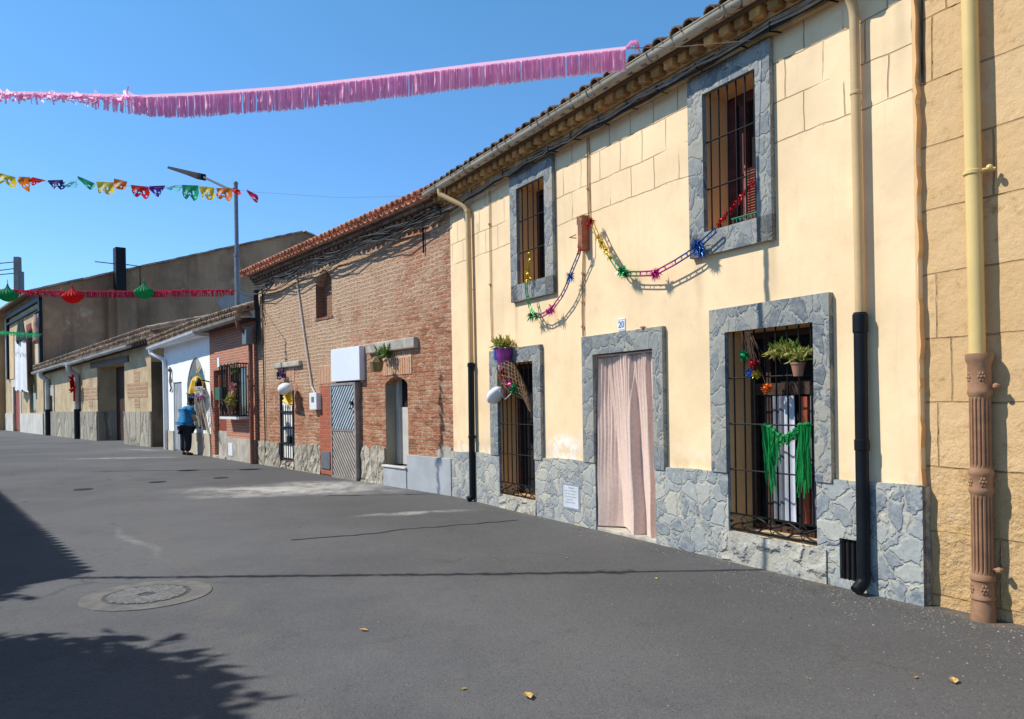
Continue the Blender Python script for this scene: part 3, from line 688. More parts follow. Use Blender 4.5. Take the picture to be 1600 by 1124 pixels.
# cornice, eave, roof, gutter
b = MB()
x = -.12
while x < 8.2:
    wd = R.uniform(.105, .13); b.new(); b.obox((x + wd / 2, -.145 + R.uniform(-.01, .01), 4.895), (wd / 2, 0, 0), (0, .10, 0), (0, 0, .05))
    x += wd + R.uniform(.06, .085)
x = -.1
while x < 8.2:
    b.new(); b.box(x, x + .195, -.115, 0, 4.788, 4.838); x += .205
b.build('cornice', m_corn, yh, bevel=.006)
b = MB(); b.box(-.12, 8.14, -.14, .02, 4.84, 4.895); b.box(-.12, 8.14, -.30, .02, 4.951, 4.998); b.box(-.02, 8.12, -.06, 0.0, 4.74, 4.788)
b.build('eave_moulding', m_cornf, yh, bevel=.01)
ANG = math.radians(19)
tiles(yh, 'roof', m_tile, -.15, 8.2, -.38, 4.962, ANG, 3.8, .215, .085, jit=.03)
def gutter(root, x0, x1, y, z, r, mat, sl=0, name='gutter', brackets=0):
    b = MB(); n = 24; seg = 9; vs = []; fs = []
    for k in range(n + 1):
        xx = x0 + (x1 - x0) * k / n; dz = sl * (xx - x0) + .006 * math.sin(k * 1.7)
        for q in range(seg + 1):
            a = PI + PI * q / seg; vs.append((xx, y + r * math.cos(a), z + dz + r * 1.05 * math.sin(a)))
        for q in range(seg + 1):
            a = 2 * PI - PI * q / seg; vs.append((xx, y + (r - .006) * math.cos(a), z + dz + (r - .006) * 1.05 * math.sin(a)))
    m_ = 2 * (seg + 1)
    for k in range(n):
        for q in range(m_): fs.append((k * m_ + q, k * m_ + (q + 1) % m_, (k + 1) * m_ + (q + 1) % m_, (k + 1) * m_ + q))
    b.add(vs, fs)
    for e_, k in ((x0, 0), (x1, n)):
        dz = sl * (e_ - x0)
        b.add([(e_, y + r * math.cos(PI + PI * q / seg), z + dz + r * 1.05 * math.sin(PI + PI * q / seg)) for q in range(seg + 1)], [tuple(range(seg + 1))])
    b.tube([(x0, y - r, z), (x1, y - r, z + sl * (x1 - x0))], .008, 5)
    g_ = b.build(name, mat, root, smooth='auto')
    if brackets:
        b = MB()
        for k in range(brackets):
            xx = x0 + (x1 - x0) * (k + .5) / brackets; dz = sl * (xx - x0)
            b.tube([(xx, y + (r + .008) * math.cos(PI + PI * q / 8), z + dz + (r + .008) * 1.05 * math.sin(PI + PI * q / 8)) for q in range(9)], .006, 5)
        b.pieces('gutter_bracket', m_steelbr, g_)
    return g_
gutter(yh, -.20, 8.18, -.345, 5.008, .070, m_gutter, name='gutter', brackets=8)

def pipe(root, pts, r, mat, collars=(), name='downpipe', cr=1.18, n=14):
    # rounded polyline
    P = [V(p) for p in pts]; out = [P[0]]
    for a, c, e in zip(P, P[1:], P[2:]):
        l = min((c - a).length, (e - c).length) * .4; l = min(l, .12)
        p0 = c + (a - c).normalized() * l; p1 = c + (e - c).normalized() * l
        for k in range(5):
            f = k / 4; out.append(p0 * (1 - f) ** 2 + c * 2 * f * (1 - f) + p1 * f * f)
    out.append(P[-1])
    b = MB(); b.tube(out, r, n)
    for x, y, z, h in collars: b.lathe((x, y, z), [(r * 1.01, 0), (r * cr, .006), (r * cr, h - .006), (r * 1.01, h)], n)
    return b.build(name, mat, root, smooth='auto')
# left downpipe
a = FY.px(735, 568, .08).x
dp = pipe(yh, [(.37, -.345, 4.96), (.37, -.345, 4.86), (.80, -.065, 4.58), (a - .005, -.065, 2.15)], .042, m_cream, [(.80, -.065, 4.50, .05)])
pipe(dp, [(a - .005, -.068, 2.16), (a - .01, -.075, .07), (a - .045, -.15, .03)], .050, m_black, [(a - .005, -.068, 2.09, .06), (a - .007, -.071, .98, .05)], 'pipe_foot')
b = MB(); b.tube([(a - .005, -.02, 3.3), (a - .005, -.085, 3.3)], .01); b.build('bracket', m_steelbr, dp)
# right downpipe
a = 7.665; dp = pipe(yh, [(a - .02, -.345, 4.96), (a - .02, -.345, 4.90), (a - .01, -.072, 4.62), (a, -.070, 2.16)], .038, m_cream, [(a - .006, -.071, 3.9, .03)])
pipe(dp, [(a, -.072, 2.2), (a + .012, -.095, .10), (a + .0, -.17, .035)], .050, m_black, [(a, -.073, 2.04, .15), (a + .006, -.083, 1.12, .09)], 'pipe_foot', 1.14)
b = MB(); b.tube([(.05, -.10, 4.80), (.55, -.34, 4.945)], .012); b.build('stay_rod', m_gutter, yh)

# cables under the eave
def bundle(root, frame_pts, n, spread, r, mat, name='cable_bundle', sag=.02, seg=.30):
    b = MB()
    for k in range(n):
        o1 = R.uniform(-spread, spread); ph = R.uniform(0, 6); pts = []
        for p, q in zip(frame_pts, frame_pts[1:]):
            p, q = V(p), V(q); L = (q - p).length; m_ = max(2, int(L / seg * 2))
            for i in range(m_):
                f = i / m_; bow = abs(math.sin(PI * ((f * L / (seg * 3)) % 1))) * sag
                pts.append(p.lerp(q, f) + V((0, -abs(o1) * .5 + R.uniform(-.004, .004), o1 + .25 * spread * math.sin(ph + f * L * 2.1) - bow * R.uniform(.5, 1.3))))
        pts.append(V(frame_pts[-1]) + V((0, 0, o1)))
        b.new(); b.tube(pts, r * R.uniform(.7, 1.3), 5)
    return b.build(name, mat, root)
bundle(yh, [(0, -.10, 4.66), (2.1, -.12, 4.74), (5.7, -.13, 4.745), (6.85, -.13, 4.76), (8.1, -.10, 4.80)], 5, .035, .009, m_cable)
bundle(yh, [(0, -.13, 4.72), (3.3, -.14, 4.77), (8.1, -.14, 4.80)], 3, .03, .010, m_cableg, sag=.03)
b = MB()
for k in range(14):
    x = .5 + k * .54 + R.uniform(-.1, .1); b.tube([(x, 0, 4.74), (x, -.15, 4.735 + R.uniform(-.02, .03)), (x + .015, -.16, 4.79)], .008, 5)
b.pieces('cable_clip', m_blackm, yh)
# conduits on the wall
def conduit(pts, r, mat, clips):
    b = MB(); b.tube(pts, r, 6)
    for x, z in clips: b.box(x - .016, x + .016, -.03, 0, z - .012, z + .012)
    return b.build('conduit', mat, yh)
m_cond = M('tan_conduit', (.50, .33, .17), .6, .15, 6, .0)
conduit([(3.955, -.014, 4.72), (3.95, -.014, 4.2), (3.955, -.014, 3.70)], .008, m_cond, ((3.952, 4.5), (3.952, 4.1)))
conduit([(3.99, -.014, 4.70), (3.985, -.014, 4.2), (3.99, -.014, 3.70)], .007, m_cond, ())
conduit([(3.835, -.014, 3.36), (3.81, -.014, 3.0), (3.79, -.014, 2.6), (3.80, -.014, 2.33), (3.83, -.012, 2.31)], .008, m_cond, ((3.82, 3.1), (3.80, 2.75), (3.795, 2.45)))
conduit([(3.865, -.014, 3.36), (3.84, -.014, 3.0), (3.82, -.014, 2.6), (3.825, -.014, 2.34)], .007, m_cond, ())
conduit([(1.41, -.012, 4.70), (1.41, -.012, 4.0), (1.40, -.012, 3.0), (1.42, -.012, 2.45)], .005, m_cond, ((1.41, 4.2), (1.40, 3.3)))
conduit([(1.45, -.012, 4.70), (1.45, -.012, 4.0), (1.45, -.012, 3.0), (1.46, -.012, 2.45)], .005, m_cond, ())
bx = bpy.data.objects.new('junction_box', None); COL.objects.link(bx); bx.parent = yh; bx.empty_display_size = .1
b = MB(); b.box(3.86, 3.955, -.11, 0, 3.36, 3.76); b.build('casing', m_rust, bx, bevel=.006)
b = MB(); b.box(3.85, 3.965, -.115, -.002, 3.761, 3.775); b.build('lid', m_cornf, bx)
b = MB(); b.tube([(3.90, -.14, 3.66), (3.93, -.16, 3.75), (3.985, -.15, 3.70), (3.99, -.15, 3.45), (3.95, -.15, 3.33), (3.88, -.14, 3.31)], .006, 5)
b.tube([(3.70, -.02, 3.55), (3.70, -.12, 3.55), (3.84, -.12, 3.555)], .007, 5); b.tube([(3.74, -.02, 3.44), (3.845, -.10, 3.43)], .007, 5)
b.build('loose_wire', m_cableg, bx)
# number tile, meter plate
nx, nz = 4.562, 2.40
b = MB(); b.box(nx - .065, nx + .065, -.012, 0, nz - .07, nz + .07); plq = b.build('house_number', m_tilew, yh, bevel=.004)
def text(body, size, loc, parent, mat, name, ext=.001):
    c = bpy.data.curves.new(name, 'FONT'); c.body = body; c.size = size; c.extrude = ext; c.align_x = 'CENTER'; c.align_y = 'CENTER'; c.offset = .0012
    tmp = bpy.data.objects.new(name + '_tmp', c); COL.objects.link(tmp)
    dg = bpy.context.evaluated_depsgraph_get(); me = bpy.data.meshes.new_from_object(tmp.evaluated_get(dg))
    bpy.data.objects.remove(tmp); me.materials.clear(); me.materials.append(mat)
    me.transform(Matrix.Translation(V(loc)) @ Matrix.Rotation(PI / 2, 4, 'X'))
    o = bpy.data.objects.new(name, me); COL.objects.link(o); o.parent = parent; return o
text('20', .105, (nx, -.0140, nz), plq, m_text, 'numeral')
b = MB()
for z0 in (-.058, .054): b.box(nx - .055, nx + .055, -.0135, -.011, nz + z0, nz + z0 + .004)
b.build('number_border', m_text, plq)
b = MB(); b.box(3.36, 3.70, -.05, -.035, .20, .475); mp = b.build('meter_plate', m_plate, yh, bevel=.004)
b = MB(); b.box(3.335, 3.725, -.046, -.035, .175, .50); b.build('plate_rim', m_steel, mp)
b = MB()
for k, (u0, u1) in enumerate(((.12, .24), (.05, .3), (.06, .27), (.05, .29), (.09, .22), (.05, .26))):
    x = u0
    while x < u1: l = R.uniform(.01, .035); b.box(3.36 + x, 3.36 + min(x + l, u1), -.0515, -.05, .445 - k * .036, .455 - k * .036 + (.006 if k == 0 else 0)); x += l + .01
b.pieces('worn_mark', m_ins, mp, gap=.022)
b = MB(); p = FY.px(1010, 496); b.lathe((p.x, -.05, 2.315), [(.0, 0), (.03, .006), (.035, .02), (.0, .035)], 8); b.build('loose_stone', M('loose_stone', (.6, .35, .22), .9), yh)

# ------------------------------------------------------------------ sandstone house on the right
sh = thing('sandstone_house', 'ochre sandstone block house at the right edge with a fluted brown downpipe', 'house', FY, (8.1, 0, 0))
b = MB(); nx_ = 40; nz_ = 45
for i in range(nx_):
    pass
def rough_wall(mb, x0, x1, z0, z1, y, amp, step=.16):
    nx = int((x1 - x0) / step); nz = int((z1 - z0) / step); vs = []
    rr = random.Random(3)
    for j in range(nz + 1):
        for i in range(nx + 1):
            z = z0 + (z1 - z0) * j / nz; k = 1.8 if z < .9 else .7
            vs.append((x0 + (x1 - x0) * i / nx, y + rr.uniform(-amp, amp) * k * (0 if i in (0,) else 1), z))
    mb.add(vs, [(j * (nx + 1) + i, j * (nx + 1) + i + 1, (j + 1) * (nx + 1) + i + 1, (j + 1) * (nx + 1) + i) for j in range(nz) for i in range(nx)])
rough_wall(b, 8.07, 15.5, -.2, 6.6, .06, .007)
b.quad((8.07, .06, 4.5), (8.07, .06, 6.6), (8.07, 8, 6.6), (8.07, 8, 4.5)); b.quad((15.5, .06, -.2), (15.5, 8, -.2), (15.5, 8, 6.6), (15.5, .06, 6.6)); b.quad((8.07, 8, -.2), (8.07, 8, 6.6), (15.5, 8, 6.6), (15.5, 8, -.2))
b.build('wall', m_ash, sh, smooth=True)
b = MB(); b.box(8.06, 15.6, -.02, 8.1, 6.6, 6.72); b.build('cornice', m_cornf, sh)
tiles(sh, 'roof', m_tile, 8.05, 15.6, -.10, 6.74, ANG, 4.2, .22, .095)
# rough plaster edge of the yellow house
b = MB(); z = .86; pr = None; e = []
while z < 4.9: e.append((8.095 + R.uniform(-.006, .02), z)); z += R.uniform(.05, .16)
e.append((8.10, 4.9))
for (xa, za), (xb, zb) in zip(e, e[1:]):
    b.quad((xa, -.002, za), (xa, .08, za), (xb, .08, zb), (xb, -.002, zb)); b.quad((8.08, -.002, za), (xa, -.002, za), (xb, -.002, zb), (8.08, -.002, zb))
b.build('plaster_edge', m_yelplain, yh)
b = MB(); pts = [(8.125 + R.uniform(-.006, .006), .045, 4.85 - k * .2) for k in range(6)]; b.tube(pts, .009, 5); b.build('loose_cable', m_cable, yh)
pxp = 8.535; yp = -.03
dp = pipe(sh, [(pxp - .03, yp, 6.55), (pxp, yp, 1.78)], .052, m_creamy, [(pxp - .012, yp, 3.05, .035)])
b = MB(); b.tube([(pxp + .05, yp, 3.07), (pxp + .11, yp + .05, 3.07)], .014); b.ball((pxp + .10, yp, 3.075), .022); b.build('clamp', m_creamy, dp)
b = MB(); c = (pxp + .012, yp, 0); r0 = .066; KS = .87
prof = [(.088, -.02), (.088, .10), (.080, .12), (.080, .14), (.090, .15), (.090, .165), (.082, .175), (.082, .27), (.092, .28), (.092, .30), (r0, .32)]
b.lathe(c, [(r * (KS if r != r0 else 1), z) for r, z in prof], 24)
b.lathe(c, [(r * (KS if r != r0 else 1), z) for r, z in [(r0, .80 + .06), (.088, .88), (.088, .90), (.081, .915), (.081, .985), (.090, 1.0), (.090, 1.02), (r0, 1.045)]], 24)
b.lathe(c, [(r * (KS if r != r0 else 1), z) for r, z in [(r0, 1.53), (.088, 1.55), (.088, 1.57), (.083, 1.58), (.083, 1.75), (.095, 1.775), (.10, 1.81), (.095, 1.825), (.058, 1.826)]], 24)
fp = b.pieces('cast_iron_foot', m_cast, dp, smooth='auto')
b = MB()
for z0, z1 in ((.32, .86), (1.045, 1.53)):
    n = 40; vs = []; fs = []
    for z, sc in ((z0, 0), (z0 + .03, 1), (z1 - .03, 1), (z1, 0)):
        for k in range(n * 2):
            a = PI * k / n; rr = r0 - sc * .010 * (1 if (k % 5) in (2, 3) else 0); vs.append(V(c) + V((rr * math.cos(a), rr * math.sin(a), z)))
    for q in range(3):
        for k in range(n * 2): fs.append((q * 2 * n + k, q * 2 * n + (k + 1) % (2 * n), (q + 1) * 2 * n + (k + 1) % (2 * n), (q + 1) * 2 * n + k))
    b.add(vs, fs)
b.build('fluted_shaft', m_cast, fp)
b = MB()
for z in (.22, .95, 1.665):
    for a0 in (-2.2, -.9, -3.4):
        q = V(c) + V((.068 * math.cos(a0), .068 * math.sin(a0), z))
        for k in range(6):
            a = k * PI / 3; tv = V((-math.sin(a0), math.cos(a0), 0)); b.ball(q + tv * .021 * math.cos(a) * .8 + V((0, 0, .024 * math.sin(a))), .010, .010, .015, n=6, m_=4)
        b.ball(q, .014, n=6, m_=4)
b.pieces('rosette', m_cast, fp, smooth=True, gap=.006)
b = MB()
for z in (.36, 1.60): b.tube([(pxp + .07, yp, z), (pxp + .13, yp + .03, z)], .012); b.ball((pxp + .12, yp, z), .022, n=8, m_=5)
b.pieces('fixing', m_cast, fp)

# ------------------------------------------------------------------ old brick house
bh = thing('brick_house', 'old rough brick house with a red tile edge, steel slatted door and arched doorway', 'house', FB)
b = MB()
OB = [(1.63, 2.52, .18, 2.10), (3.93, 4.80, 3.46, 4.52), (7.17, 8.03, .36, 2.06)]
wall(b, 0, 9.545, -.2, 4.95, OB, 0, .26, reveal=False); shell(b, 0, 9.545, -.2, 4.95, 7)
archfill(b, 3.93, 4.80, 4.20, 4.51, 4.52, 0, .26); archfill(b, 7.17, 8.03, 1.90, 2.045, 2.06, 0, .26); archfill(b, 1.63, 2.52, 1.98, 2.08, 2.10, 0, .26)
b.build('wall', m_brick, bh)
b = MB()
for a, c, d, e in OB[:1] + OB[1:2]: wall(b, a, c, d, e, [(a, c, d, e)], 0, .26)
b.pieces('brick_reveal', m_brickdark, bh)
b = MB(); a, c, d, e = OB[2]; wall(b, a, c, d, e, [(a, c, d, e)], 0, .29); b.build('doorway_reveal', M('passage_plaster', (.30, .265, .21), .9, .12, 2, .004, 20), bh)
b = MB(); pane_ = OB[1]; b.quad((3.93, .2, 3.46), (4.80, .2, 3.46), (4.80, .2, 4.52), (3.93, .2, 4.52)); b.build('bricked_window', m_brickdark, bh)
b = MB()
for k in range(5): b.new(); b.box(3.90 + k * .19, 4.08 + k * .19, -.02, .2, 3.41 + R.uniform(-.01, .01), 3.458)
b.build('brick_sill', m_brickdark, bh)
# rough stone base
b = MB()
def rough_base(mb, x0, x1, zt_, w=.035, amp=.02):
    n = max(2, int((x1 - x0) / .12)); nz = 6; vs = []
    tops = [zt_ + R.uniform(-.06, .06) for _ in range(n + 1)]
    for j in range(nz + 1):
        for i in range(n + 1): vs.append((x0 + (x1 - x0) * i / n, -w + R.uniform(-amp, amp) - (.03 if j == 0 else 0), -.1 + (tops[i] + .1) * j / nz))
    fs = [(j * (n + 1) + i, j * (n + 1) + i + 1, (j + 1) * (n + 1) + i + 1, (j + 1) * (n + 1) + i) for j in range(nz) for i in range(n)]
    k0 = len(vs); vs += [(x0 + (x1 - x0) * i / n, .01, tops[i]) for i in range(n + 1)]
    fs += [(nz * (n + 1) + i, nz * (n + 1) + i + 1, k0 + i + 1, k0 + i) for i in range(n)]
    k1 = len(vs); vs += [(x0, .01, -.1), (x1, .01, -.1)]
    mb.add(vs, fs)
    mb.quad((x0, -w, -.1), (x0, .01, -.1), (x0, .01, zt_), (x0, -w, zt_)); mb.quad((x1, -w, -.1), (x1, -w, zt_), (x1, .01, zt_), (x1, .01, -.1))
rough_base(b, .02, 1.60, .62); rough_base(b, 1.62, 2.54, .15); rough_base(b, 2.56, 4.12, .60); rough_base(b, 6.16, 7.15, .70)
b.pieces('stone_base', m_limestone, bh)
b = MB(); b.box(7.17, 8.05, -.07, .29, -.1, .355); b.box(8.055, 9.53, -.055, 0, -.1, .615); b.pieces('white_plinth', m_greyren, bh, bevel=.008)
b = MB(); b.box(7.16, 8.06, -.10, .0, .356, .39); b.build('step', M('pale_step', (.62, .62, .58), .8, .1), bh, bevel=.006)
b = MB(); rough_base(b, 9.05, 9.5, .80, .012, .008); b.build('plaster_patch', m_cement, bh)
# lintels
b = MB(); b.box(1.43, 3.08, -.09, .02, 2.455, 2.58); b.build('lintel', m_cement, bh, bevel=.02)
b = MB(); b.box(6.55, 8.45, -.10, .02, 2.52, 2.72); b.build('lintel', m_cement, bh, bevel=.025)
# soldier courses under lintels
b = MB(); b.box(1.62, 2.60, -.012, .0, 2.11, 2.45); b.box(7.1, 8.2, -.012, 0, 2.075, 2.515); b.box(4.05, 5.0, -.012, 0, 2.0, 2.45); b.pieces('flat_arch', m_soldier, bh)
# cornice + roof
b = MB()
for k, (z0, z1, w_) in enumerate(((4.72, 4.785, .05), (4.79, 4.855, .11), (4.86, 4.925, .17), (4.93, 4.985, .23))):
    x = -.05
    while x < 9.5:
        l = .12 if k == 1 else .24; b.new(); b.box(x, min(x + l, 9.53), -w_ + R.uniform(-.006, .006), .02, z0, z1); x += l + (.10 if k == 1 else .012)
b.build('cornice', M('cornice_dark_brick', (.27, .16, .105), .95, .3, 6, .01, 30, rnd=.6), bh)
tiles(bh, 'roof', m_tiler, -.25, 9.62, -.34, 4.985, ANG, 3.8, .205, .088, jit=.006)
# white sign box, metal door
b = MB(); b.box(4.955, 6.325, -.12, -.0, 2.02, 2.70); b.build('white_panel', m_panel, bh, bevel=.01)
md = bpy.data.objects.new('metal_door', None); COL.objects.link(md); md.parent = bh; md.empty_display_size = .1
b = MB(); x0, x1, z0, z1, y0 = 4.90, 6.11, .0, 1.985, -.10
b.box(x0, x0 + .05, y0 - .02, y0 + .04, z0, z1); b.box(x1 - .07, x1, y0 - .02, y0 + .10, z0, z1); b.box(x0 + .05, x1 - .07, y0 - .02, y0 + .04, z1 - .05, z1); b.box(x0 + .05, x1 - .07, y0 - .02, y0 + .04, z0, z0 + .05); b.box(x0 + .05, x1 - .07, y0 - .015, y0 + .03, .985, 1.015)
b.build('frame', m_steelbr, md)
def slats(z0, z1, sgn, mat, back):
    b = MB(); n = 9; xa, xb = x0 + .05, x1 - .07; W_, H_ = xb - xa, z1 - z0; run = H_ * 1.0
    for k in range(-n, 2 * n):
        # slanted bars clipped to the rectangle
        s = xa + k * W_ / n; pts = []
        for (u0, u1) in ((s, s + sgn * run),):
            f0, f1 = 0., 1.; dx = u1 - u0
            lo, hi = ((xa - u0) / dx, (xb - u0) / dx) if dx > 0 else ((xb - u0) / dx, (xa - u0) / dx)
            f0, f1 = max(0, lo), min(1, hi)
            if f1 - f0 > .03:
                p = V((u0 + dx * f0, y0 - .006, z0 + H_ * f0)); q = V((u0 + dx * f1, y0 - .006, z0 + H_ * f1)); c = (p + q) / 2; d = (q - p) / 2
                nrm = V((-d.z, 0, d.x)).normalized() * .016
                nrm = nrm * 1.25; b.new(); b.quad(c - d - nrm, c + d - nrm, c + d + nrm, c - d + nrm)
    b.build('slat_panel', mat, md)
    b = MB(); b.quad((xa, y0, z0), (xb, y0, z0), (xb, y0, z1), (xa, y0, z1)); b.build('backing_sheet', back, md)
slats(1.02, 1.935, 1, M('blue_steel', (.46, .55, .62), .45, .12, 6, .001), M('dark_blue_back', (.05, .075, .095), .7, .2)); slats(.05, .98, -1, M('worn_steel', (.46, .42, .38), .6, .15, 6, .001), M('dull_back', (.12, .105, .09), .7, .2))  # slats over a dark blue and a dull brown backing
b = MB(); b.box(x1 - .18, x1 - .09, y0 - .05, y0 - .02, 1.52, 1.60); b.tube([(x1 - .17, y0 - .03, 1.45), (x1 - .17, y0 - .08, 1.45), (x1 - .10, y0 - .08, 1.47)], .012); b.build('door_handle', m_blackm, md)
b = MB(); b.box(4.90, 6.11, -.055, -.002, -.02, 2.0); b.build('door_void', m_void, md)
b = MB(); b.box(4.12, 4.88, -.03, .0, .02, 1.95); b.pieces('red_brick_patch', m_redbrick, bh)
b = MB(); b.box(4.20, 4.66, -.05, -.03, .14, .52); b.build('meter_cover', m_grey, bh, bevel=.005, label='grey meter cover set in the red brick patch')
mb_ = MB(); mb_.box(3.80, 4.20, -.14, 0, 1.43, 1.81); el = mb_.build('electricity_meter', m_whitep, bh, bevel=.012)
b = MB(); b.box(3.93, 4.07, -.146, -.14, 1.60, 1.72); b.build('meter_glass', m_glass, el)
b = MB(); b.tube([(2.88, -.03, 4.66), (2.95, -.03, 4.3), (3.35, -.03, 3.0), (3.70, -.03, 1.95), (3.86, -.03, 1.81)], .024, 8); b.build('conduit', M('pale_conduit', (.68, .63, .54), .7, .1), bh)
# right doorway: white door ajar in a grey passage
b = MB(); b.box(7.18, 7.30, .22, .29, .39, 2.0); b.box(7.30, 8.02, .255, .28, .39, 1.47); b.build('white_door', M('off_white_door', (.52, .51, .47), .7, .1, 3, .002), bh)
b = MB(); b.box(7.17, 8.03, .29, .31, .36, 2.06); b.build('doorway_dark', m_void, bh)
# left gate window: white wall behind black bars
b = MB(); b.quad((1.63, .025, .18), (2.52, .025, .18), (2.52, .025, 1.62), (1.63, .025, 1.62)); b.quad((1.63, .2, 1.5), (2.52, .2, 1.5), (2.52, .2, 2.1), (1.63, .2, 2.1)); b.build('gate_backing', M('gate_board', (.88, .85, .78), .8, .1), bh)
b = MB()
for k in range(6): x = 1.70 + k * .15; b.tube([(x, -.01, .2), (x, -.01, 1.55)], .009, 6)
for z in (.24, .62, 1.0, 1.38): b.box(1.63, 2.52, -.02, .0, z - .02, z + .02)
b.box(1.63, 1.68, -.02, .04, .18, 1.9); b.box(2.47, 2.52, -.02, .04, .18, 1.9); b.box(2.12, 2.34, -.04, .0, .64, .80)
b.build('gate', m_blackm, bh)
# wall lamp
wl = bpy.data.objects.new('wall_lamp', None); COL.objects.link(wl); wl.parent = bh; wl.empty_display_size = .1
b = MB(); b.tube([(7.42, 0, 2.42), (7.42, -.25, 2.47), (7.42, -.30, 2.38)], .014); b.build('arm', m_blackm, wl)
b = MB(); b.lathe((7.42, -.30, 2.13), [(.05, 0), (.10, .02), (.13, .17), (.14, .18), (.06, .27), (.02, .29)], 6); b.build('lantern', M('brass_lantern', (.28, .20, .09), .4, .2, 9, .001, 40, metal=.4), wl)
# cables
bundle(bh, [(.15, -.14, 4.52), (2.0, -.2, 4.60), (4.5, -.2, 4.64), (7.0, -.2, 4.68), (9.5, -.16, 4.70)], 6, .09, .011, m_cable, sag=.10, seg=.7)
bundle(bh, [(.3, -.16, 4.60), (5, -.2, 4.70), (9.5, -.16, 4.76)], 3, .07, .015, m_cable, sag=.05, seg=.9)
bundle(bh, [(.4, -.10, 4.52), (3, -.1, 4.45), (6, -.1, 4.50), (9.5, -.1, 4.62)], 2, .05, .012, m_cableg, sag=.12, seg=.8)
b = MB()
for k in range(7):
    x = .12 + k * .05 + R.uniform(-.02, .02); zz = R.uniform(3.1, 3.7)
    b.tube([(x + .1, -.14, 4.56), (x + .02, -.12, 4.35), (x, -.08, 4.0), (x + R.uniform(-.05, .05), -.07, zz)], .016, 5)
b.tube([(.55, -.05, 4.55), (.62, -.05, 4.0), (.80, -.05, 3.6)], .010, 5); b.tube([(.60, -.04, 4.5), (.56, -.04, 3.0), (.60, -.04, 1.0), (.60, -.04, .2)], .016, 5)
b.box(-.25, .15, -.30, -.24, 4.10, 4.14)
b.build('cable_drop', m_cable, bh)
b = MB(); b.tube([(8.72, -.03, 4.65), (8.72, -.03, 4.15)], .016, 5); b.build('hanging_rod', m_blackm, bh)

# ------------------------------------------------------------------ white house and face brick cottage
wh = thing('white_house', 'small white rendered house with a tall arched window and pale gutter', 'house', FW)
XW = 5.72
OW = [(3.10, 5.20, .80, 3.15), (1.30, 2.40, -.05, 2.40)]
b = MB(); wall(b, 0, XW, -.2, 3.75, OW, 0, .08); shell(b, 0, XW, -.2, 3.75, 6); archfill(b, 3.10, 5.20, 2.30, 3.13, 3.15, 0, .08, 20); b.build('wall', m_white, wh)
b = MB(); m_beige = M('beige_base', (.52, .46, .36), .9, .15, 2, .006, 20)
for x0, x1 in ((0.05, 1.28), (2.42, 3.08), (3.08, 5.22), (5.22, XW)): b.box(x0, x1, -.03 - (.002 if x0 == 3.08 else 0), 0, -.1, .70)
b.pieces('plinth', m_beige, wh, bevel=.006)
ww = bpy.data.objects.new('window', None); COL.objects.link(ww); ww.parent = wh; ww.empty_display_size = .1
b = MB(); b.quad((3.1, .075, .8), (5.2, .075, .8), (5.2, .075, 3.15), (3.1, .075, 3.15)); b.build('pane', M('grey_pane', (.30, .31, .33), .3, .3, 1.5, 0), ww)
t = NT('coloured_fanlight'); vo = t.n('ShaderNodeTexVoronoi'); t.set(vo.inputs['Vector'], t.obj); vo.inputs['Scale'].default_value = 3.2
rr = t.sep(vo.outputs['Color']); cr = t.n('ShaderNodeValToRGB'); t.set(cr.inputs[0], rr[0]); e = cr.color_ramp
e.elements[0].color = (.02, .05, .05, 1); e.elements[1].color = (.45, .42, .38, 1)
for ps, cc in ((.2, (.03, .09, .06)), (.4, (.10, .14, .16)), (.6, (.18, .10, .07)), (.8, (.10, .18, .09))): q = e.elements.new(ps); q.color = (*cc, 1)
m_fan = t.fin(cr.outputs[0], .5)
pts = [(3.10 + 2.10 * k / 20, 2.30 + .83 * math.sin(PI * k / 20) ** .75) for k in range(21)]
b = MB(); b.add([(x, .02, z) for x, z in pts] + [(5.2, .02, 1.95), (3.1, .02, 1.95)], [tuple(range(23))]); b.build('fanlight', m_fan, ww)
b = MB()
for k in range(9): b.tube([(3.2 + k * .24, -.02, .82), (3.2 + k * .24, -.02, 2.0)], .016, 5)
for z in (.86, 1.45, 1.98): b.box(3.1, 5.2, -.035, -.005, z - .02, z + .02)
b.build('grille', M('grey_grille', (.10, .11, .12), .5, .1), ww)
b = MB(); b.box(1.30, 2.40, .06, .08, -.05, 2.40)
for k in range(5): b.box(1.34 + k * .21, 1.52 + k * .21, .03, .06, .05, 2.35)
b.build('shutter_door', M('grey_door', (.36, .38, .41), .5, .15, 3, .001), wh)
b = MB(); b.tube([(.95, -.03, 2.95), (1.15, -.06, 2.75), (1.05, -.06, 2.45), (1.2, -.05, 2.2), (1.0, -.04, 2.1)], .03, 6); b.ball((1.08, -.06, 2.85), .07); b.tube([(1.1, -.04, 2.6), (1.3, -.06, 2.4)], .02); b.build('iron_ornament', M('dark_iron', (.13, .12, .12), .6, .2), wh)
gutter(wh, -.35, XW + .1, -.42, 3.72, .11, m_whitep, .018)
tiles(wh, 'roof', m_tileo, -.4, XW + .02, -.47, 3.93, ANG, 3.0, .21, .09, slope=.018)
b = MB(); b.box(-.05, XW, -.35, .02, 3.70, 3.75); b.build('eave', m_white, wh)
pipe(wh, [(-.15, -.42, 3.62), (-.15, -.42, 3.5), (.40, -.08, 3.25), (.42, -.08, .02)], .07, m_whitep)

